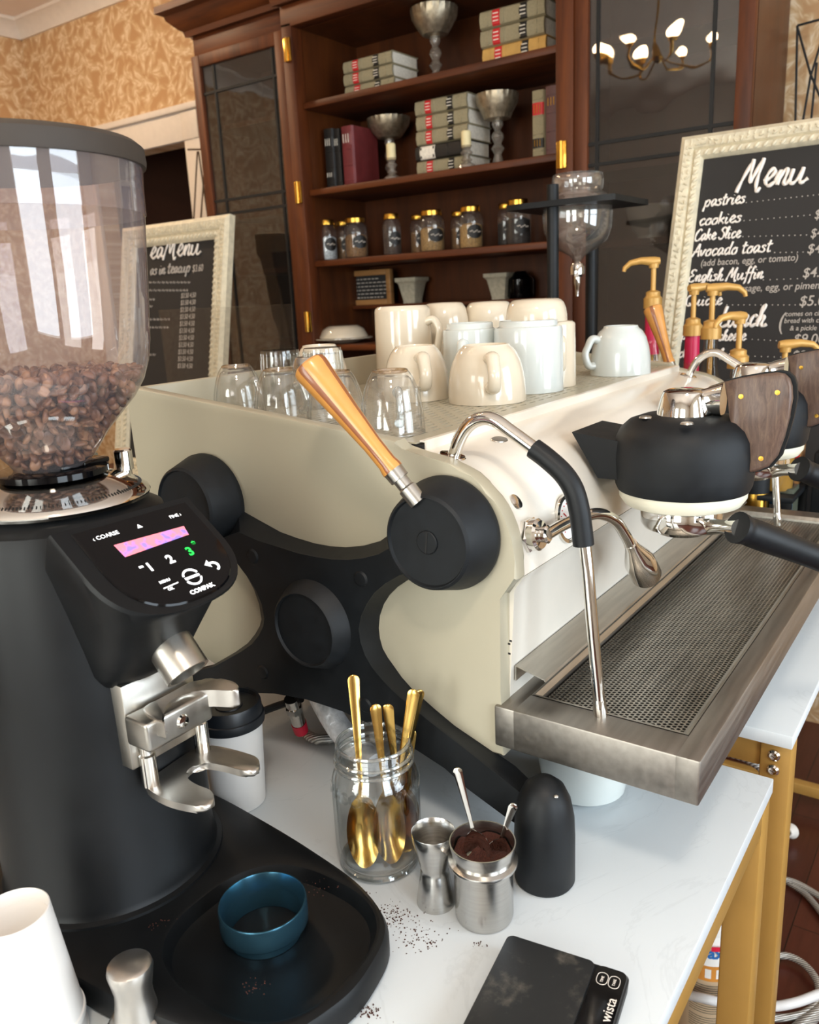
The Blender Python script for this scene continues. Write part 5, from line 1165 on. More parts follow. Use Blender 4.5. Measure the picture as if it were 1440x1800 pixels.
# takeaway cup
x, y, r = stand(424, 1432, 92, 0); h = zat(x, y, 1232)-T
rt_ = 60*mpp((x, y, T+h)); tc = thing('takeaway_cup', 'white paper takeaway cup with a black lid behind the grinder fork', 'cup', (x, y, T)); c = (x, y, T)
hb = h-0.022
MB().lathe([(r*0.95, 0), (r, 0.002), (rt_*0.93, hb)], c, n=56).build('paper_body', 'paper', tc)
b = MB(); b.lathe([(rt_*0.95, hb-0.008), (rt_*1.0, hb-0.008), (rt_*1.02, hb-0.002), (rt_*1.0, hb+0.004), (rt_*0.96, hb+0.005), (rt_*0.94, h-0.003), (rt_*0.91, h), (rt_*0.84, h), (rt_*0.82, h-0.006), (rt_*0.4, h-0.007), (rt_*0.38, h-0.0055), (rt_*0.2, h-0.0055), (0.0001, h-0.007)], c, n=56); ld = b.build('lid', 'lidblack', tc, sharp=25)
MB().box((x-0.01, y+r*0.9, T+h-0.004), (0.016, 0.006, 0.005), 0, 0.002).build('sip_tab', 'lidblack', ld)
# stacked upturned paper cups at the lower left
x, y = PN(30, 1605, (0.30, 0.62, 0), hdir(0.3, 0.62)).x, 0; p = PN(22, 1608, (0.315, 0.655, 0), hdir(0.315, 0.655)); x, y = p.x, p.y; zt_ = zat(x, y, 1603); r = 62*mpp((x, y, zt_)); hc = zt_-T
for i, lab in ((0, 'white paper cup under the other, upturned at the lower left corner'), (1, 'white upturned paper cup on top, open recess facing up, lower left corner')):
    z0 = T+0.0+0.022*i if i == 0 else T+0.024; H = hc-0.024; sc2 = 1.0 if i else 1.0
    b = MB(); rb = r*1.42
    o = thing('paper_cup', lab, 'cup', (x, y, z0), 'upturned paper cups in a stack')
    b.lathe([(rb*0.955, 0.003), (rb*1.02, 0.0), (rb*1.03, 0.003), (rb*1.02, 0.006), (rb*0.985, 0.007), (r, H), (r*0.97, H+0.0005), (r*0.94, H-0.012), (0.0001, H-0.012)], (x, y, z0), n=56, cap=False); b.build('paper_wall', 'paper', o, sharp=40)
# tamper
p = PN(235, 1745, (0.345, 0.59, 0), hdir(0.345, 0.59)); x, y = p.x, p.y; zt_ = zat(x, y, 1692); r = 40*mpp((x, y, zt_)); h = zt_-T
tm = thing('tamper', 'satin silver tamper with a rounded knob at the bottom edge', 'tamper', (x, y, T))
MB().lathe([(0.028, 0), (0.029, 0.001), (0.029, 0.018), (0.027, 0.02), (0.012, 0.021)], (x, y, T), n=40).build('base', 'chrome', tm)
MB().lathe([(r*1.2, 0.018), (r*1.2, h*0.30), (r*1.08, h*0.33), (r*0.98, h*0.34), (r*0.84, h*0.55), (r*0.82, h*0.66), (r*0.93, h*0.82), (r*1.0, h*0.92), (r*0.95, h*0.97), (r*0.8, h*0.995), (0.0001, h)], (x, y, T), n=48).build('knob', 'satin', tm)
# dosing ring in the grounds tray
p = PZ(465, 1618, 0.016+0.014); x, y = p.x, p.y; r = 77*mpp((x, y, T+0.03)); zb_ = T+0.0165
o = MB().lathe([(r*0.80, 0), (r*0.84, 0), (r*0.86, 0.008), (r*0.98, 0.012), (r, 0.014), (r, 0.036), (r*0.985, 0.038), (r*0.96, 0.038), (r*0.945, 0.036), (r*0.82, 0.012), (r*0.80, 0.0)], (x, y, zb_), n=72, cap=False).build('dosing_ring', 'bluering', loc=(x, y, zb_), sharp=40); tag(o, 'blue metallic dosing ring lying in the grinder grounds tray', 'ring')
# spilled grounds on counter
b = MB(); rg = random.Random(5)
for (px, py, sx, sy, n) in ((690, 1610, 45, 26, 150), (735, 1650, 50, 30, 90), (650, 1780, 30, 16, 60), (842, 1662, 14, 8, 14), (620, 1575, 30, 14, 60)):
    for i in range(n):
        p = PZ(px+rg.gauss(0, sx*0.5), py+rg.gauss(0, sy*0.5), 0); s_ = rg.uniform(0.0003, 0.0008)
        b.box((p.x, p.y, T+s_*0.4), (s_*2, s_*1.5, s_), rg.random()*3)
o = b.build('spilled_grounds', 'coffee', loc=(0.6, 0.45, T), flat=True); tag(o, 'loose coffee grounds spilled on the white counter by the grinder', 'coffee grounds', kind='stuff')
b = MB()
for (px, py, sx, sy, n) in ((275, 1600, 30, 40, 90), (405, 1450, 12, 5, 20), (440, 1735, 30, 14, 25), (560, 1560, 50, 20, 25)):
    for i in range(n):
        p = PZ(px+rg.gauss(0, sx*0.5), py+rg.gauss(0, sy*0.5), 0.0352)
        if math.hypot(p.x-GX, p.y-GY) < 0.145: continue
        s_ = rg.uniform(0.0003, 0.0007); b.box((p.x, p.y, p.z+s_*0.3), (s_*2, s_*1.5, s_), rg.random()*3)
o = b.build('spilled_grounds', 'coffee', loc=(0.45, 0.6, T+0.035), flat=True); tag(o, 'loose coffee grounds scattered on the black grinder base', 'coffee grounds', kind='stuff')
# hoses under the machine
vx = 0.93
HP = lambda px, py, z: PZ(px, py, z)
b = MB(); v0 = HP(512, 1228, 0.09); v1 = HP(525, 1270, 0.04); v2 = HP(528, 1288, 0.022)
va = thing('drain_valve', 'chrome valve with a red cap under the machine, left of the foil pipe', 'valve', (v1.x, v1.y, T))
b.cyl(v0, v1, 0.011); b.cyl(v0.lerp(v1, 0.3), v0.lerp(v1, 0.5), 0.0135, n=6); b.build('body', 'chrome', va)
MB().cyl(v1, v1+(v1-v0).normalized()*0.02, 0.0118, 0.011).build('cap', 'redcap', va)
pts = cat_rom([HP(560, 1215, 0.10), HP(575, 1245, 0.085), HP(600, 1285, 0.06), HP(632, 1318, 0.045), HP(660, 1345, 0.04)], 6)
o = MB().tube(pts, 0.018, 20).build('foil_pipe', 'foil', loc=(pts[8].x, pts[8].y, T)); tag(o, 'silver foil wrapped pipe bending down under the machine', 'pipe')
pts = cat_rom([HP(530, 1285, 0.012), HP(560, 1300, 0.012), HP(600, 1290, 0.014), HP(640, 1265, 0.05), HP(690, 1262, 0.08)], 6)
o = MB().tube(pts, 0.008, 12).build('braided_hose', 'braid', loc=(pts[5].x, pts[5].y, T)); tag(o, 'braided steel hose curling by the red capped valve', 'hose')
b = MB(); pts = cat_rom([HP(450, 1255, 0.05), HP(490, 1240, 0.07), HP(530, 1228, 0.09)], 5); o = b.tube(pts, 0.006, 10).build('power_lead', 'rubber', loc=(pts[5].x, pts[5].y, T)); tag(o, 'thin black lead behind the takeaway cup lid', 'cable')
# ================================================================== menus
def stroke(b, pts, o, u, v, s, rad, nrm, n=6):
    P = cat_rom([V(o)+u*(x*s)+v*(y*s)+nrm*0.0008 for x, y in pts], n)
    N = len(P); b.tube(P, [rad*(0.7+0.55*abs(math.sin(i*0.35+1))) for i in range(N)], 6, flat=(1, 1))
GLY = {
 'M': [[(0.0, -0.1), (0.08, 0.3), (0.22, 0.75), (0.3, 1.0)], [(0.3, 1.0), (0.34, 0.55), (0.42, 0.22), (0.5, 0.5), (0.66, 1.0)], [(0.66, 1.0), (0.64, 0.5), (0.66, 0.1), (0.74, -0.12), (0.84, 0.0)]],
 'e': [[(0.0, 0.2), (0.2, 0.3), (0.32, 0.48), (0.22, 0.6), (0.08, 0.42), (0.08, 0.15), (0.24, 0.02), (0.45, 0.18)]],
 'n': [[(0.0, 0.18), (0.1, 0.52), (0.1, 0.02)], [(0.1, 0.2), (0.24, 0.52), (0.34, 0.46), (0.32, 0.1), (0.42, 0.02), (0.52, 0.18)]],
 'u': [[(0.0, 0.5), (0.0, 0.12), (0.12, 0.02), (0.28, 0.2), (0.34, 0.52)], [(0.34, 0.52), (0.34, 0.1), (0.44, 0.02), (0.6, 0.14)]],
 'L': [[(0.16, 1.0), (0.1, 0.5), (0.0, 0.04)], [(0.0, 0.04), (0.2, 0.0), (0.5, 0.1)]],
 'c': [[(0.34, 0.45), (0.2, 0.54), (0.06, 0.3), (0.16, 0.02), (0.42, 0.16)]],
 'h': [[(0.0, 0.2), (0.16, 0.7), (0.2, 1.0), (0.1, 0.9), (0.08, 0.4), (0.06, 0.0)], [(0.06, 0.2), (0.22, 0.5), (0.32, 0.4), (0.28, 0.1), (0.4, 0.0), (0.56, 0.1)]],
 'T': [[(-0.1, 0.85), (0.2, 0.98), (0.6, 1.0)], [(0.26, 0.98), (0.2, 0.5), (0.12, -0.05)]],
 'a': [[(0.34, 0.5), (0.16, 0.54), (0.04, 0.26), (0.14, 0.02), (0.32, 0.3), (0.36, 0.5)], [(0.36, 0.5), (0.34, 0.1), (0.5, 0.1)]],
}
GLY.update({
 'p': [[(0.05, 0.5), (0.03, 0.1), (0.0, -0.38)], [(0.05, 0.35), (0.2, 0.54), (0.36, 0.4), (0.28, 0.06), (0.06, 0.06)]],
 's': [[(0.3, 0.46), (0.16, 0.54), (0.08, 0.42), (0.26, 0.24), (0.2, 0.04), (0.0, 0.06)]],
 't': [[(0.14, 0.9), (0.1, 0.4), (0.14, 0.04), (0.32, 0.08)], [(-0.02, 0.6), (0.34, 0.62)]],
 'r': [[(0.02, 0.5), (0.02, 0.02)], [(0.03, 0.3), (0.16, 0.52), (0.32, 0.46)]],
 'i': [[(0.06, 0.5), (0.04, 0.1), (0.14, 0.02), (0.24, 0.12)], [(0.09, 0.72), (0.1, 0.75)]],
 'o': [[(0.2, 0.52), (0.04, 0.32), (0.08, 0.04), (0.28, 0.06), (0.34, 0.36), (0.2, 0.52), (0.36, 0.48)]],
 'k': [[(0.04, 1.0), (0.04, 0.02)], [(0.34, 0.5), (0.06, 0.26), (0.2, 0.22), (0.36, 0.02)]],
 'l': [[(0.02, 0.2), (0.16, 0.7), (0.16, 1.0), (0.06, 0.9), (0.06, 0.2), (0.2, 0.04)]],
 'v': [[(0.0, 0.5), (0.12, 0.04), (0.3, 0.5), (0.38, 0.44)]],
 'd': [[(0.34, 0.46), (0.16, 0.54), (0.04, 0.26), (0.14, 0.02), (0.32, 0.2)], [(0.4, 1.0), (0.34, 0.4), (0.36, 0.06), (0.48, 0.08)]],
 'g': [[(0.34, 0.46), (0.16, 0.54), (0.04, 0.3), (0.14, 0.06), (0.32, 0.3)], [(0.36, 0.5), (0.34, -0.1), (0.2, -0.36), (0.04, -0.24), (0.4, 0.08)]],
 'f': [[(0.34, 0.9), (0.2, 1.0), (0.14, 0.6), (0.12, -0.1), (0.06, -0.36)], [(-0.02, 0.5), (0.34, 0.52)]],
 'C': [[(0.48, 0.84), (0.3, 1.0), (0.06, 0.6), (0.1, 0.1), (0.34, 0.0), (0.54, 0.2)]],
 'S': [[(0.46, 0.86), (0.26, 1.0), (0.1, 0.76), (0.36, 0.46), (0.34, 0.1), (0.1, 0.0), (-0.04, 0.16)]],
 'A': [[(0.0, 0.0), (0.16, 0.4), (0.36, 1.0)], [(0.36, 1.0), (0.42, 0.4), (0.48, 0.0)], [(0.06, 0.36), (0.5, 0.4)]],
 'E': [[(0.48, 0.9), (0.2, 1.0), (0.08, 0.76), (0.3, 0.54), (0.06, 0.4), (0.04, 0.08), (0.3, 0.0), (0.5, 0.14)]],
 'Q': [[(0.3, 1.0), (0.04, 0.7), (0.06, 0.2), (0.3, 0.0), (0.56, 0.3), (0.54, 0.8), (0.3, 1.0)], [(0.3, 0.24), (0.6, -0.1)]],
 ' ': []})
ADV = {'M': 0.9, 'e': 0.42, 'n': 0.52, 'u': 0.6, 'L': 0.5, 'c': 0.4, 'h': 0.5, 'T': 0.6, 'a': 0.5, 'p': 0.48, 's': 0.38, 't': 0.36, 'r': 0.36, 'i': 0.26, 'o': 0.42, 'k': 0.42, 'l': 0.26, 'v': 0.4, 'd': 0.5, 'g': 0.46, 'f': 0.36, 'C': 0.56, 'S': 0.5, 'A': 0.56, 'E': 0.56, 'Q': 0.68, ' ': 0.28}
def script(b, st, o, u, v, s, rad, nrm, sx=1.0):
    x = 0
    for ch in st:
        for g in GLY[ch]: stroke(b, [(x+a*sx+c*0.18, c) for a, c in g], o, u, v, s, rad, nrm)
        x += ADV[ch]*sx
def board(name, label, p_bl, u, v, W, Hh, fw_, cat='menu board'):
    """leaning framed chalkboard; p_bl = lower outer corner, u right, v up along the board"""
    nrm = u.cross(v)
    o = thing(name, label, cat, p_bl+u*W/2)
    def at(x, y, z): return p_bl+u*x+v*y+nrm*z
    pf = [(0, -0.012), (0, 0.014), (0.008, 0.02), (0.2*fw_, 0.024), (0.55*fw_, 0.019), (0.62*fw_, 0.012), (0.68*fw_, 0.018), (0.9*fw_, 0.014), (fw_, 0.004), (fw_, -0.012)]
    b = MB(); cs = [(0, 0, 1, 1), (W, 0, -1, 1), (W, Hh, -1, -1), (0, Hh, 1, -1), (0, 0, 1, 1)]
    for (x0, y0, a0, c0), (x1, y1, a1, c1) in zip(cs, cs[1:]):
        b.loft([[at(x0+a0*d, y0+c0*d, z) for d, z in pf], [at(x1+a1*d, y1+c1*d, z) for d, z in pf]])
    fr_ = b.build('frame', 'frame', o)
    b = MB(); d = 0.80*fw_; st = 0.021; rot = Matrix((u, v, nrm)).transposed()
    def bead(x, y, a): b.ball(at(x, y, 0.0165), 0.0085, (1.15, 0.6, 0.55), rot=rot @ Matrix.Rotation(a, 3, 'Z'), n=(8, 6))
    x = d
    while x < W-d: bead(x, d, 0.9); bead(x, Hh-d, 0.9); x += st
    y = d+st
    while y < Hh-d: bead(d, y, 0.7); bead(W-d, y, 0.7); y += st
    b.build('carved_beading', 'frame', fr_)
    b = MB(); dd = 0.3*fw_
    rg_ = random.Random(11); x = 0.02
    for s0, s1, hor in ((0, W, True), (0, Hh, False)):
        t = s0+0.03
        while t < s1-0.03:
            for side_ in (0, 1):
                for q in (0.3, 0.45):
                    f = (q*fw_)+rg_.uniform(-.004, .004)
                    xx, yy = (t, (f if side_ == 0 else Hh-f)) if hor else ((f if side_ == 0 else W-f), t)
                    b.ball(at(xx, yy, 0.0225), 0.006, (1.2, 0.5, 0.5), rot=rot @ Matrix.Rotation(rg_.uniform(0, 3), 3, 'Z'), n=(6, 4))
            t += 0.016
    b.build('carved_relief', 'frame', fr_)
    b = MB(); b.loft([[at(fw_*0.9, fw_*0.9, z), at(W-fw_*0.9, fw_*0.9, z), at(W-fw_*0.9, Hh-fw_*0.9, z), at(fw_*0.9, Hh-fw_*0.9, z)] for z in (-0.008, 0.0)]); b.build('board', 'slate', o)
    return o, nrm
# main menu, leaning back on the side table
lx0, lx1, lz = 2.10, 2.40, 1.04
v_ = V((lx1-lx0, 0, lz)).normalized(); u_ = V((0, -1, 0)); n_ = u_.cross(v_)
B0 = V((lx0, 0, T)); BPx = lambda px, py, off=0.001: PN(px, py, B0+n_*off, n_)
TLo = BPx(1198, 240, 0.02); BLi = BPx(1185, 640)
TLi = BPx(1236, 291); 
Hm = (TLo-B0).dot(v_); fwm = abs(TLi.y-TLo.y)
fwm = max(0.05, min(0.075, fwm)); Wm = 0.66
mb, nm = board('menu_board', 'large cream framed chalkboard menu listing food, leaning on the side table at right', V((lx0, TLo.y, T)), u_, v_, Wm, Hm, fwm)
def btext(b, st, px, py, hpx, shear=0.25, bold=0.0, sx=0.9, PF=None, u=None, v=None):
    p = (PF or BPx)(px, py); b.text(st, hpx*mpp(p)*1.36, p, u or u_, v or v_, 0.0003, shear, bold, 'LEFT', sx)
b = MB(); p = BPx(1296, 334); script(b, 'Menu', p, u_, v_, 50*mpp(p), 0.0042, n_, 0.92)
p = BPx(1263, 575); script(b, 'Lunch', p, u_, v_, 36*mpp(p), 0.0036, n_, 0.85)
b.build('lettering', 'chalk', mb)
b = MB()
def fit(b, st, x0, x1, yb, hpx, rad, PF, v, nrm):
    p, q = PF(x0, yb), PF(x1, yb); W_ = (q-p).length; s_ = hpx*mpp(p); tot = sum(ADV[c_] for c_ in st)
    script(b, st, p, u_, v, s_, rad, nrm, W_/(tot*s_))
for st, x0, x1, yb, hp_ in (('pastries', 1238, 1308, 364, 21), ('cookies', 1228, 1302, 397, 21), ('Cake Slice', 1220, 1300, 424, 20), ('Avocado toast', 1216, 1354, 452, 22), ('English Muffin', 1210, 1340, 496, 21), ('Quiche', 1204, 1268, 538, 20), ('p', 1198, 1206, 597, 19), ('cheese', 1262, 1310, 599, 19), ('cl', 1192, 1204, 629, 19), ('lad', 1263, 1288, 632, 19)):
    fit(b, st, x0, x1, yb, hp_, 0.0021, BPx, v_, n_)
b.build('lettering', 'chalk', mb)
b = MB()
for st, px, py, hp_, sx in (('(add bacon, egg, or tomato)', 1231, 468, 12, 0.86), ('usage, egg, or pimento cheese', 1300, 513, 13, 0.88), ('$', 1431, 385, 17, 0.8), ('$4.00', 1424, 418, 17, 0.8), ('$4.00', 1418, 446, 18, 0.9), ('$4.50', 1410, 488, 18, 0.9), ('$5.00', 1404, 538, 19, 0.9), ('(', 1366, 578, 30, 0.8), ('comes on ciabatta', 1380, 556, 9, 0.9), ('bread with chips', 1378, 568, 9, 0.9), ('& a pickle', 1388, 581, 9, 0.9), ('$9.00', 1394, 604, 18, 0.9), ('$9.00', 1392, 632, 17, 0.9)):
    btext(b, st, px, py, hp_, 0.1, 0.0001, sx)
for x0, y0, x1, y1 in ((1312, 356, 1440, 342), (1308, 388, 1424, 378), (1306, 416, 1418, 413), (1362, 444, 1412, 443), (1342, 492, 1402, 490), (1278, 536, 1398, 536), (1312, 596, 1386, 600), (1316, 626, 1384, 628)):
    n = max(6, int((x1-x0)/9))
    for i in range(n):
        p = BPx(x0+(x1-x0)*i/(n-1), y0+(y1-y0)*i/(n-1)); b.ball(p, 0.0016, n=(6, 4))
b.build('lettering', 'chalkdim', mb, flat=True)
# tea menu, leaning behind the machine
tx0, tx1 = 2.02, 2.22
TR = PX(402, 375, 2.22); BRp = PX(372, 662, 2.06)
vt = V((tx1-tx0, 0, TR.z-T)).normalized(); nt = V((0, -1, 0)).cross(vt); T0 = V((tx0, 0, T)); TP = lambda px, py, off=0.001: PN(px, py, T0+nt*off, nt)
TRo = TP(402, 375, 0.02); Ht = (TRo-T0).dot(vt); TRi = TP(366, 408); fwt = max(0.05, min(0.08, abs(TRi.y-TRo.y))); Wt = 0.62
stn = thing('low_counter', 'low dark side counter behind the machine carrying the tea menu', 'table', (2.1, 2.55, 0)); MB().mm((1.92, 2.05, T-0.03), (2.4, 3.2, T), 0.003).build('tabletop', 'mahogh', stn)
for x, y in ((1.95, 2.09), (2.34, 2.09), (1.95, 3.13), (2.34, 3.13)): MB().mm((x, y, 0), (x+0.04, y+0.04, T-0.03), 0.003).build('leg', 'mahog', stn)
tb, _ = board('menu_board', 'cream framed tea menu chalkboard behind the grinder hopper and machine', V((tx0, TRo.y+Wt, T)), u_, vt, Wt, Ht, fwt)
b = MB(); p = TP(252, 458); fit(b, 'eaMenu', 264, 352, 456, 34, 0.0033, TP, vt, nt)
b.build('lettering', 'chalk', tb)
b = MB()
fit(b, 'as in teacup', 264, 334, 484, 19, 0.0024, TP, vt, nt); btext(b, '$3.60', 338, 478, 13, 0.1, 0.0, 0.7, TP, u_, vt)
btext(b, 'tea served in pot', 264, 503, 9, 0.1, 0.0, 0.8, TP, u_, vt) if False else None
for i in range(11):
    y = 524+i*12.3; btext(b, '$3.50 4.50', 318-i*0.6, y, 9, 0.1, 0.0, 0.75, TP, u_, vt)
rg = random.Random(9)
for (x0, x1, y) in ((262, 335, 498), (262, 330, 512), (262, 272, 528), (262, 268, 540), (262, 298, 563), (262, 296, 577), (262, 275, 625)):
    x = x0
    while x < x1:
        w_ = rg.uniform(3, 7); a, c_ = TP(x, y), TP(min(x1, x+w_), y-1); pts = [a+vt*rg.uniform(-.004, .006) if i % 2 else a.lerp(c_, i/4) for i in range(5)]
        b.tube([a, a.lerp(c_, .3)+vt*0.007, a.lerp(c_, .6)-vt*0.002, c_+vt*0.004], 0.0012, 5); x += w_+1.5
b.build('lettering', 'chalkdim', tb, flat=True)
# clear acrylic sheet standing behind the machine
XA = 1.9
p = PX(511, 535, XA)
ac = thing('acrylic_screen', 'clear acrylic screen standing behind the machine, right of the tea menu', 'screen', (XA, p.y+0.3, T))
b = MB(); b.mm((XA, p.y, T), (XA+0.005, p.y+0.62, p.z), 0.001); b.build('sheet', 'acrylic', ac)
b = MB(); b.mm((XA-0.0002, p.y-0.0012, T), (XA+0.0052, p.y+0.0004, p.z), 0.0005); b.mm((XA-0.0002, p.y, p.z-0.0006), (XA+0.0052, p.y+0.62, p.z+0.001), 0.0005); b.build('polished_edge', 'jarglass', ac)
b = MB(); b.mm((XA-0.05, p.y+0.05, T), (XA+0.06, p.y+0.06, T+0.008)); b.build('foot', 'acrylic', ac)
sh = thing('rear_counter', 'dark narrow counter behind the machine carrying the acrylic screen', 'counter', (1.7, 1.7, 0)); 
y0_, y1_ = p.y-0.06, p.y+0.68
MB().mm((XA-0.1, 1.36, T-0.03), (XA+0.019, y1_, T-0.0005), 0.003).build('tabletop', 'mahogh', sh)
for x, y in ((XA-0.09, 1.38), (XA-0.09, y1_-0.05), (XA-0.03, 1.38), (XA-0.03, y1_-0.05)): MB().mm((x, y, 0), (x+0.035, y+0.035, T-0.03), 0.003).build('leg', 'mahog', sh)
# ================================================================== cold drip tower
DXp = 2.16
P = lambda px, py: PX(px, py, DXp)
c = P(1015, 470); tw = thing('coffee_tower', 'tall black cold drip stand holding a clear upturned flask with a tap', 'coffee dripper', (DXp, c.y, T))
zr_ = P(1015, 366).z; ztop = P(968, 325).z
f0 = P(975, 430); 
posts = [(DXp-0.09, PX(972, 430, DXp-0.09).y), (DXp+0.085, PX(1040, 430, DXp+0.085).y)]
for (x, y), zt2 in zip(posts, (PX(968, 325, DXp-0.09).z, zr_+0.012)):
    MB().cyl((x, y, T+0.02), (x, y, zt2), 0.0155, n=20).build('post', 'rubber', tw)
b = MB(); b.mm((DXp-0.16, c.y-0.15, T), (DXp+0.16, c.y+0.15, T+0.022), 0.004); b.build('base', 'rubber', tw)
rb_ = 62*mpp(c); 
b = MB(); outer = [V((DXp+0.13*sx_, c.y+0.155*sy_, zr_)) for sx_, sy_ in ((-1, -1), (1, -1), (1, 1), (-1, 1))]
N = 48; ringo, ringi = [], []
for i in range(N):
    a = 2*PI*i/N; ca, sa = math.cos(a), math.sin(a); k_ = 1/max(abs(ca)/0.125, abs(sa)/0.15); ringo.append(V((DXp+ca*k_, c.y+sa*k_, 0))); ringi.append(V((DXp+ca*rb_*0.95, c.y+sa*rb_*0.95, 0)))
zz = V((0, 0, zr_)); tt = V((0, 0, 0.014))
b.loft([[p+zz for p in ringi], [p+zz for p in ringo], [p+zz+tt for p in ringo], [p+zz+tt for p in ringi], [p+zz for p in ringi]], cap0=False, cap1=False); b.build('holder_plate', 'rubber', tw)
pf = prof(DXp, c.y, [(1060, 306), (1062, 312), (1061, 330), (1057, 334), (1068, 340), (1077, 356), (1078, 372), (1076, 400), (1068, 420), (1050, 436), (1030, 448), (1022, 458), (1020, 470)])
b = MB(); b.lathe([(r, z) for r, z in pf], (DXp, c.y, 0), n=48, cap=False); b.lathe([(max(0.004, r-0.004), z) for r, z in pf], (DXp, c.y, 0), n=48, cap=False); fl = b.build('flask', 'flask', tw, sharp=70)
MB().lathe([(pf[0][0]*0.99, pf[0][1]), (pf[0][0]*1.01, pf[0][1]+0.003), (pf[0][0]*0.97, pf[0][1]+0.005), (pf[0][0]*0.93, pf[0][1])], (DXp, c.y, 0), n=48, cap=False).build('rim', 'rimglass', fl)
zt2 = pf[-1][1]; b = MB(); b.lathe([(0.016, 0.0), (0.02, -0.01), (0.02, -0.028), (0.009, -0.03), (0.009, -0.05), (0.006, -0.06), (0.004, -0.085)], (DXp, c.y, zt2+0.01), n=24); b.cyl((DXp-0.025, c.y-0.01, zt2-0.02), (DXp+0.02, c.y, zt2-0.02), 0.006, n=12); b.build('tap', 'chrome', tw)
# ================================================================== syrup pumps on a low black rack
rk = thing('bottle_rack', 'low black rack on the side table under the syrup bottles', 'rack', (2.0, 0.5, T))
ZR = T+0.20
MB().mm((1.87, 0.33, ZR-0.012), (2.075, 0.88, ZR), 0.002).build('shelf', 'rubber', rk)
for x, y in ((1.872, 0.335), (2.05, 0.335), (1.872, 0.855), (2.05, 0.855)): MB().mm((x, y, T), (x+0.02, y+0.02, ZR-0.012), 0.001).build('leg', 'rubber', rk)
def syrup(label, px, pyt, x, dirpx, mat_w, wrap_=None, hcol=None):
    t = PX(px, pyt, x); y = t.y; c = (x, y, ZR); o = thing('syrup_bottle', label, 'bottle', c, 'syrup bottles with gold pumps')
    zc = t.z-0.115; r = 0.036; h = zc-ZR
    b = MB(); b.lathe([(r*0.9, 0), (r, 0.004), (r, h*0.56), (r*0.92, h*0.64), (r*0.55, h*0.76), (0.0155, h*0.84), (0.0145, h)], c, n=32); b.build('glass_body', 'bottleglass', o)
    MB().lathe([(r*0.86, 0.005), (r*0.93, 0.01), (r*0.93, h*0.5), (0.0001, h*0.5)], c, n=28).build('syrup', mat_w, o)
    if wrap_: MB().lathe([(0.0185, h*0.72), (0.0178, h*0.74), (0.0168, h-0.004), (0.0150, h-0.003)], c, n=28, cap=False).build('neck_wrap', wrap_, o)
    b = MB(); b.lathe([(0.022, -0.004), (0.022, 0.02), (0.0195, 0.022), (0.017, 0.026), (0.017, 0.034), (0.009, 0.038)], (x, y, zc), n=28); b.lathe([(0.006, 0.036), (0.006, 0.1)], (x, y, zc), n=16)
    b.lathe([(0.0055, -h*0.6), (0.0055, 0)], (x, y, zc), n=10)
    d = V((math.cos(dirpx), math.sin(dirpx), 0)); hb_ = V((x, y, zc+0.105))
    b.tube([hb_-d*0.014+V((0, 0, 0.001)), hb_, hb_+d*0.03+V((0, 0, 0.003)), hb_+d*0.055+V((0, 0, -0.001)), hb_+d*0.068+V((0, 0, -0.012)), hb_+d*0.070+V((0, 0, -0.02))], [0.008, 0.0115, 0.0085, 0.007, 0.0055, 0.0045], 14); b.lathe([(0.011, 0.09), (0.012, 0.1)], (x, y, zc), n=20)
    b.build('pump', 'pump', o)
left_dir, right_dir = math.radians(118), math.radians(-62)
syrup('syrup bottle with a gold pump behind the far wooden lever, spout to the left', 1150, 452, 2.03, left_dir, 'amber', 'pinkbottle')
syrup('syrup bottle with a raspberry pink neck wrap and gold pump', 1221, 499, 2.03, math.radians(-40), 'amber', 'pinkbottle')
syrup('clear syrup bottle with a gold pump pointing right, beside the pink wrapped one', 1254, 499, 1.93, right_dir, 'amber')
syrup('syrup bottle with a lower gold pump in front of the word Lunch', 1302, 548, 1.885, math.radians(150), 'amber')
syrup('syrup bottle with the lowest gold pump, behind the farther group head', 1382, 598, 1.93, right_dir, 'amber')
# small things beyond the drip tray
p = PZ(1318, 872, 0.0); 
o = thing('canister', 'small gold cylinder canister with a black band beyond the drip tray', 'canister', (1.90, PX(1322, 870, 1.90).y, T)); c = o.location
cy_ = PX(1322, 870, 1.88).y; c = V((1.90, cy_, T)); zt_ = zat(c.x, c.y, 838)-T; r = 25*mpp(c)
o.location = c; LOC[o.name] = c.copy()
MB().lathe([(r*0.9, 0), (r, 0.003), (r, zt_*0.86), (r*0.97, zt_*0.88)], c, n=36).build('body', 'brass', o); MB().lathe([(r*1.01, zt_*0.86), (r*1.01, zt_), (0.0001, zt_)], c, n=36).build('band', 'rubber', o)
def carton(label, px0, px1, pyt, x, z0, mt, stripes):
    a, c_ = PX(px0, pyt, x), PX(px1, pyt, x); zt_ = a.z; yy0, yy1 = min(a.y, c_.y), max(a.y, c_.y); o = thing('carton', label, 'carton', (x+0.03, (yy0+yy1)/2, z0))
    MB().mm((x, yy0, z0), (x+0.06, yy1, zt_), 0.0015).build('box', mt, o)
    b = MB()
    for f0, f1, m_ in stripes: MB().mm((x-0.0005, yy0+0.001, z0+(zt_-z0)*f0), (x, yy1-0.001, z0+(zt_-z0)*f1)).build('printed_panel', m_, o)
M['blue'] = pm('blue_print', '#3f7fb0', 0.5); M['greenish'] = pm('olive_print', '#4a4f42', 0.5)
carton('small blue and white carton beyond the far end of the drip tray', 1343, 1362, 842, 1.93, T, 'label', [(0.75, 0.95, 'blue'), (0.1, 0.25, 'greenish')])
carton('small olive and blue carton right of the far steam wand tip', 1366, 1396, 858, 1.91, T, 'greenish', [(0.2, 0.9, 'blue')])
carton('red and tan carton standing on the bottle rack at the right edge', 1390, 1410, 762, 2.0, ZR, 'oak', [(0.1, 0.9, 'redlab')])
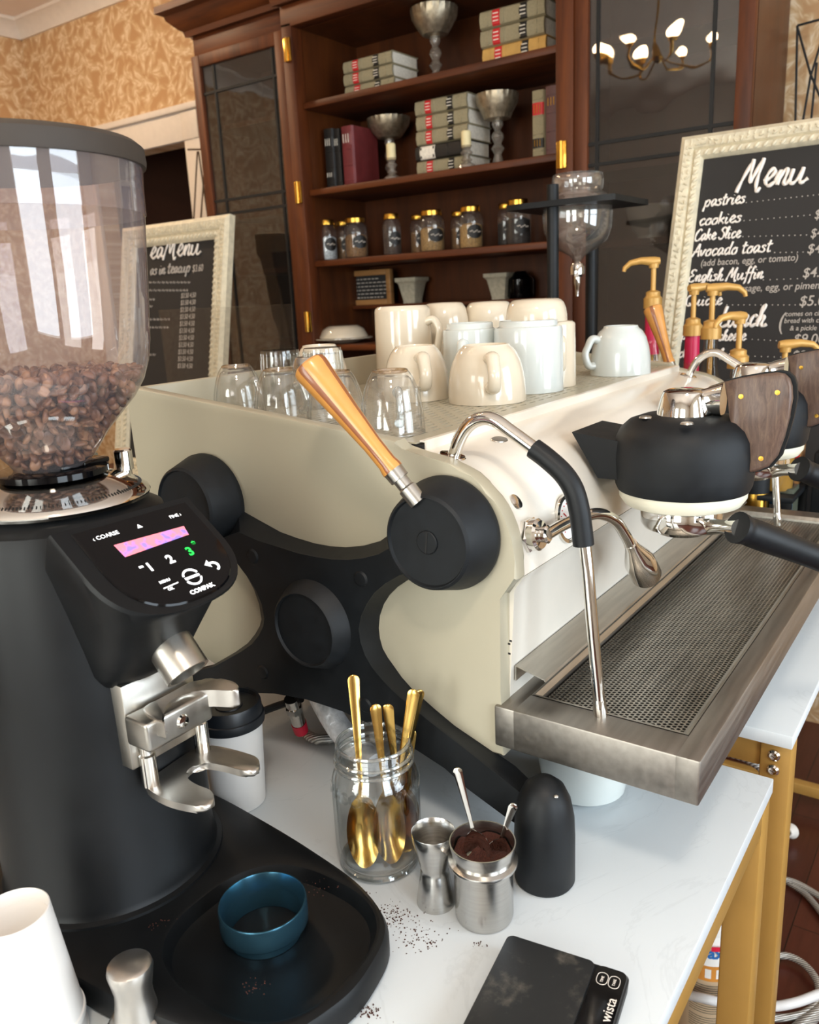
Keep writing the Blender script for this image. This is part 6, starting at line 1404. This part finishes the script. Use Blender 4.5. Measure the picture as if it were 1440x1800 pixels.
b = MB(); p = PX(1425, 800, 2.16); o = MB().mm((1.99, 0.19, T), (2.05, 0.315, T+0.28), 0.004).build('storage_box', 'rubber', loc=(2.02, 0.25, T)); tag(o, 'black box standing behind the cartons at the right edge', 'box')
# ================================================================== under the tables
FL = lambda px, py, z=0.012: PN(px, py, (0, 0, z), (0, 0, 1))
p = FL(1247, 1800, 0.0); d = hdir(p.x, p.y); x, y = 1.47, 0.345
bx = PX(1243, 1700, 1.47); y = bx.y; zt_ = zat(1.47, y, 1598); r = 45*mpp((1.47, y, 0.15)); x = 1.47
jg = thing('cleaner_bottle', 'white bottle of cleaner with a tan printed label on the floor between the tables', 'bottle', (x, y, 0)); c = (x, y, 0)
hl = zat(x, y, 1655); hl0 = 0.03; hc = zat(x, y, 1618)
MB().lathe([(r*0.92, 0), (r, 0.006), (r, hl*1.02), (r*0.97, hl*1.05), (r*0.86, hc*0.99), (r*0.84, hc)], c, n=40).build('bottle_body', 'label', jg)
MB().lathe([(r*0.88, hc), (r*0.88, zt_-0.004), (r*0.84, zt_), (0.0001, zt_)], c, n=40).build('cap', 'label', jg)
M['tanlabel'] = pm('tan_label', '#c2a98a', 0.5, var=0.04); M['orangelab'] = pm('orange_band', '#d08a3a', 0.5); M['bluelet'] = pm('blue_letters', '#2a6bb0', 0.5)
zo = zat(x, y, 1690); zo2 = zat(x, y, 1664)
MB().lathe([(r*1.004, 0.02), (r*1.004, zo)], c, n=40, cap=False).build('label', 'tanlabel', jg); MB().lathe([(r*1.004, zo), (r*1.004, zo2)], c, n=40, cap=False).build('label_band', 'orangelab', jg)
ac_ = math.atan2(-y, -x); b = MB()
def wrapt(st, size, z, a0, rad, bold=0.0):
    t = MB(); t.text(st, size, (0, 0, 0), (1, 0, 0), (0, 0, 1), 0.0003, 0, bold, 'CENTER')
    for v in t.bm.verts: a = a0+v.co.x/rad; v.co = V((x+(rad-v.co.y)*math.cos(a), y+(rad-v.co.y)*math.sin(a), z+v.co.z))
    b.join(t.bm)
wrapt('ax', 0.035, zat(x, y, 1650), ac_+0.30, r*1.002, 0.0008); b.build('blue_lettering', 'bluelet', jg, flat=True)
b = MB(); wrapt('\u2588\u2588', 0.01, zat(x, y, 1634), ac_+0.62, r*1.001) if False else None
rd = [V((x+r*1.004*math.cos(a), y+r*1.004*math.sin(a), 0)) for a in [ac_+0.12+0.4*i/8 for i in range(9)]]; z1, z2 = zat(x, y, 1638), zat(x, y, 1630)
b.loft([[p+V((0, 0, z1)) for p in rd], [p+V((0, 0, z2)) for p in rd]], closed=False, cap0=False, cap1=False); b.build('red_patch', 'redcap', jg)
b = MB()
for a_ in (ac_+0.05, ac_+0.45, ac_+0.85):
    rd = [V((x+r*1.006*math.cos(a), y+r*1.006*math.sin(a), 0)) for a in [a_-0.11+0.22*i/5 for i in range(6)]]; z1, z2 = zo+(zo2-zo)*0.2, zo+(zo2-zo)*0.8
    b.loft([[p+V((0, 0, z1)) for p in rd], [p+V((0, 0, z2)) for p in rd]], closed=False, cap0=False, cap1=False)
b.build('pictogram', 'label', jg)
b = MB(); z_ = zo-0.012
while z_ > 0.03:
    rd = [V((x+r*1.006*math.cos(a), y+r*1.006*math.sin(a), 0)) for a in [ac_-0.6+1.5*i/14 for i in range(15)]]
    b.loft([[p+V((0, 0, z_)) for p in rd], [p+V((0, 0, z_+0.0016)) for p in rd]], closed=False, cap0=False, cap1=False); z_ -= 0.0055 if int(z_*1000) % 40 > 6 else 0.012
b.build('small_print', 'greenish', jg)
def hose(label, pts, r, mat, name='braided_hose', cat='hose'):
    P = cat_rom(pts, 8); o = MB().tube(P, r, 12).build(name, mat, loc=(P[len(P)//2].x, P[len(P)//2].y, P[len(P)//2].z)); tag(o, label, cat); return o
hose('braided steel hose looping on the floor right of the gold legs', [FL(1375, 1545, .02), FL(1400, 1552, .02), FL(1440, 1575, .02), FL(1480, 1610, .02), FL(1560, 1640, .02), FL(1700, 1640, .02)], 0.008, 'braid')
hose('second braided hose branching beside the first on the floor', [FL(1382, 1548, .012), FL(1420, 1575, .012), FL(1470, 1640, .012), FL(1540, 1730, .012), FL(1640, 1800, .012)], 0.008, 'braid')
hose('braided hose curving in a wide loop low on the floor', [FL(1200, 1740, .02), FL(1290, 1695, .02), FL(1365, 1680, .02), FL(1400, 1686, .02), FL(1428, 1710, .02), FL(1440, 1740, .02), FL(1430, 1770, .02), FL(1400, 1786, .02), FL(1360, 1790, .02), FL(1280, 1800, .02), FL(1180, 1850, .02)], 0.008, 'braid')
hose('milky plastic hose crossing the floor in front of the cleaner bottle', [PX(1190, 1744, 1.40), PX(1240, 1756, 1.38), PX(1290, 1766, 1.40), PX(1350, 1770, 1.42), PX(1400, 1762, 1.45), PX(1450, 1744, 1.5), PX(1540, 1715, 1.6), PX(1640, 1660, 1.9)], 0.009, 'pvc', 'plastic_hose')
hose('thick ribbed clear hose in the bottom right corner on the floor', [FL(1400, 1812, .016), FL(1425, 1790, .016), FL(1460, 1765, .016), FL(1540, 1720, .016), FL(1650, 1690, .016)], 0.014, 'braid', 'ribbed_hose')
hose('grey hose arching through the gap between the two tables', [PX(1255, 1322, 1.30), PX(1285, 1326, 1.30), PX(1318, 1338, 1.31), PX(1345, 1362, 1.32), PX(1362, 1420, 1.34), PX(1362, 1520, 1.40), FL(1370, 1600, .02)], 0.006, 'braid')
p = FL(1392, 1460, 0.03); o = MB().lathe([(0.018, 0), (0.022, 0.006), (0.02, 0.012), (0.012, 0.03), (0.009, 0.03), (0.009, 0.0)], (p.x, p.y, 0.03), (-1, 0.2, 0.3), n=24).build('hose_fitting', 'label', loc=(p.x, p.y, 0.0)); tag(o, 'white plastic hose fitting on the floor right of the gold legs', 'fitting')
# ================================================================== light
def area(name, loc, size, rot, energy, col):
    l = bpy.data.lights.new(name, 'AREA'); l.shape = 'RECTANGLE'; l.size, l.size_y = size; l.energy = energy; l.color = col
    o = bpy.data.objects.new(name, l); COL.objects.link(o); o.location = loc; o.rotation_euler = rot; return o
DAY = (0.80, 0.91, 1.0)
for h in WIN: area('window_daylight', ((h[0]+h[1])/2, YF-0.12, 1.72), (h[1]-h[0], 2.05), (math.radians(90), 0, 0), E_WIN, DAY)
for h in WIN2: area('window_daylight', (XF-0.12, (h[0]+h[1])/2, 1.7), (h[1]-h[0], 1.8), (math.radians(90), 0, -PI/2), E_WIN2, (0.95, 0.97, 0.9))
W = bpy.data.worlds.new('sky'); SC.world = W; W.use_nodes = True; bg = W.node_tree.nodes['Background']; bg.inputs['Color'].default_value = (0.75, 0.86, 1, 1); bg.inputs['Strength'].default_value = 1.0
# chandelier above the machine
chx, chy, chz = 0.75, 1.55, 2.62
ch = thing('chandelier', 'brass chandelier with six bare bulbs hanging above and behind the grinder', 'lamp', (chx, chy, ZC_))
b = MB(); b.cyl((chx, chy, chz), (chx, chy, ZC_), 0.008, n=12); b.lathe([(0.0001, -0.05), (0.03, -0.03), (0.04, 0), (0.02, 0.05), (0.008, 0.07)], (chx, chy, chz), n=24); b.lathe([(0.06, -0.02), (0.05, -0.005), (0.01, 0)], (chx, chy, ZC_), (0, 0, 1), n=24); b.build('stem', 'brass', ch)
for i in range(6):
    a = 2*PI*i/6+0.3; d = V((math.cos(a), math.sin(a), 0)); c = V((chx, chy, chz)); e = c+d*0.24+V((0, 0, 0.03))
    ar = MB().tube(cat_rom([c+d*0.02, c+d*0.12+V((0, 0, -0.06)), c+d*0.22+V((0, 0, -0.03)), e], 5), 0.006, 10).build('arm', 'brass', ch)
    MB().lathe([(0.014, -0.005), (0.016, 0.012), (0.012, 0.016)], e, n=16).build('socket', 'brass', ar)
    MB().ball(e+V((0, 0, 0.042)), 0.028, (1, 1, 1.15)).build('bulb', 'bulb', ar)
# ceiling lamp by the doorway, and an unseen one added to brighten the counter
for i, (x, y) in enumerate(((1.9, 3.6), (-0.45, -0.35))):
    lp = thing('ceiling_or_fill_lamp', ('round opal ceiling lamp towards the doorway wall', 'unseen round opal lamp added to brighten the counter')[i], 'lamp', (x, y, ZC_))
    MB().lathe([(0.16, 0), (0.165, -0.02), (0.16, -0.03)], (x, y, ZC_), n=40).build('rim', 'brass', lp)
    MB().lathe([(0.155, -0.03), (0.14, -0.07), (0.08, -0.1), (0.0001, -0.11)], (x, y, ZC_), n=40).build('shade', pm('opal_glass', '#fff0d8', 0.4, emit=('#ffdfb8', '#fff1e0')[i], es=(E_LP, E_FILL)[i]), lp)
SC.view_settings.view_transform = 'Standard'; SC.view_settings.look = 'None'; SC.view_settings.gamma = 1; SC.view_settings.use_curve_mapping = False
SC.view_settings.exposure = EXPO
SC.cycles.max_bounces = 10; SC.cycles.transparent_max_bounces = 24; SC.cycles.glossy_bounces = 6; SC.cycles.caustics_reflective = False; SC.cycles.caustics_refractive = False
SC.cycles.sample_clamp_indirect = 6
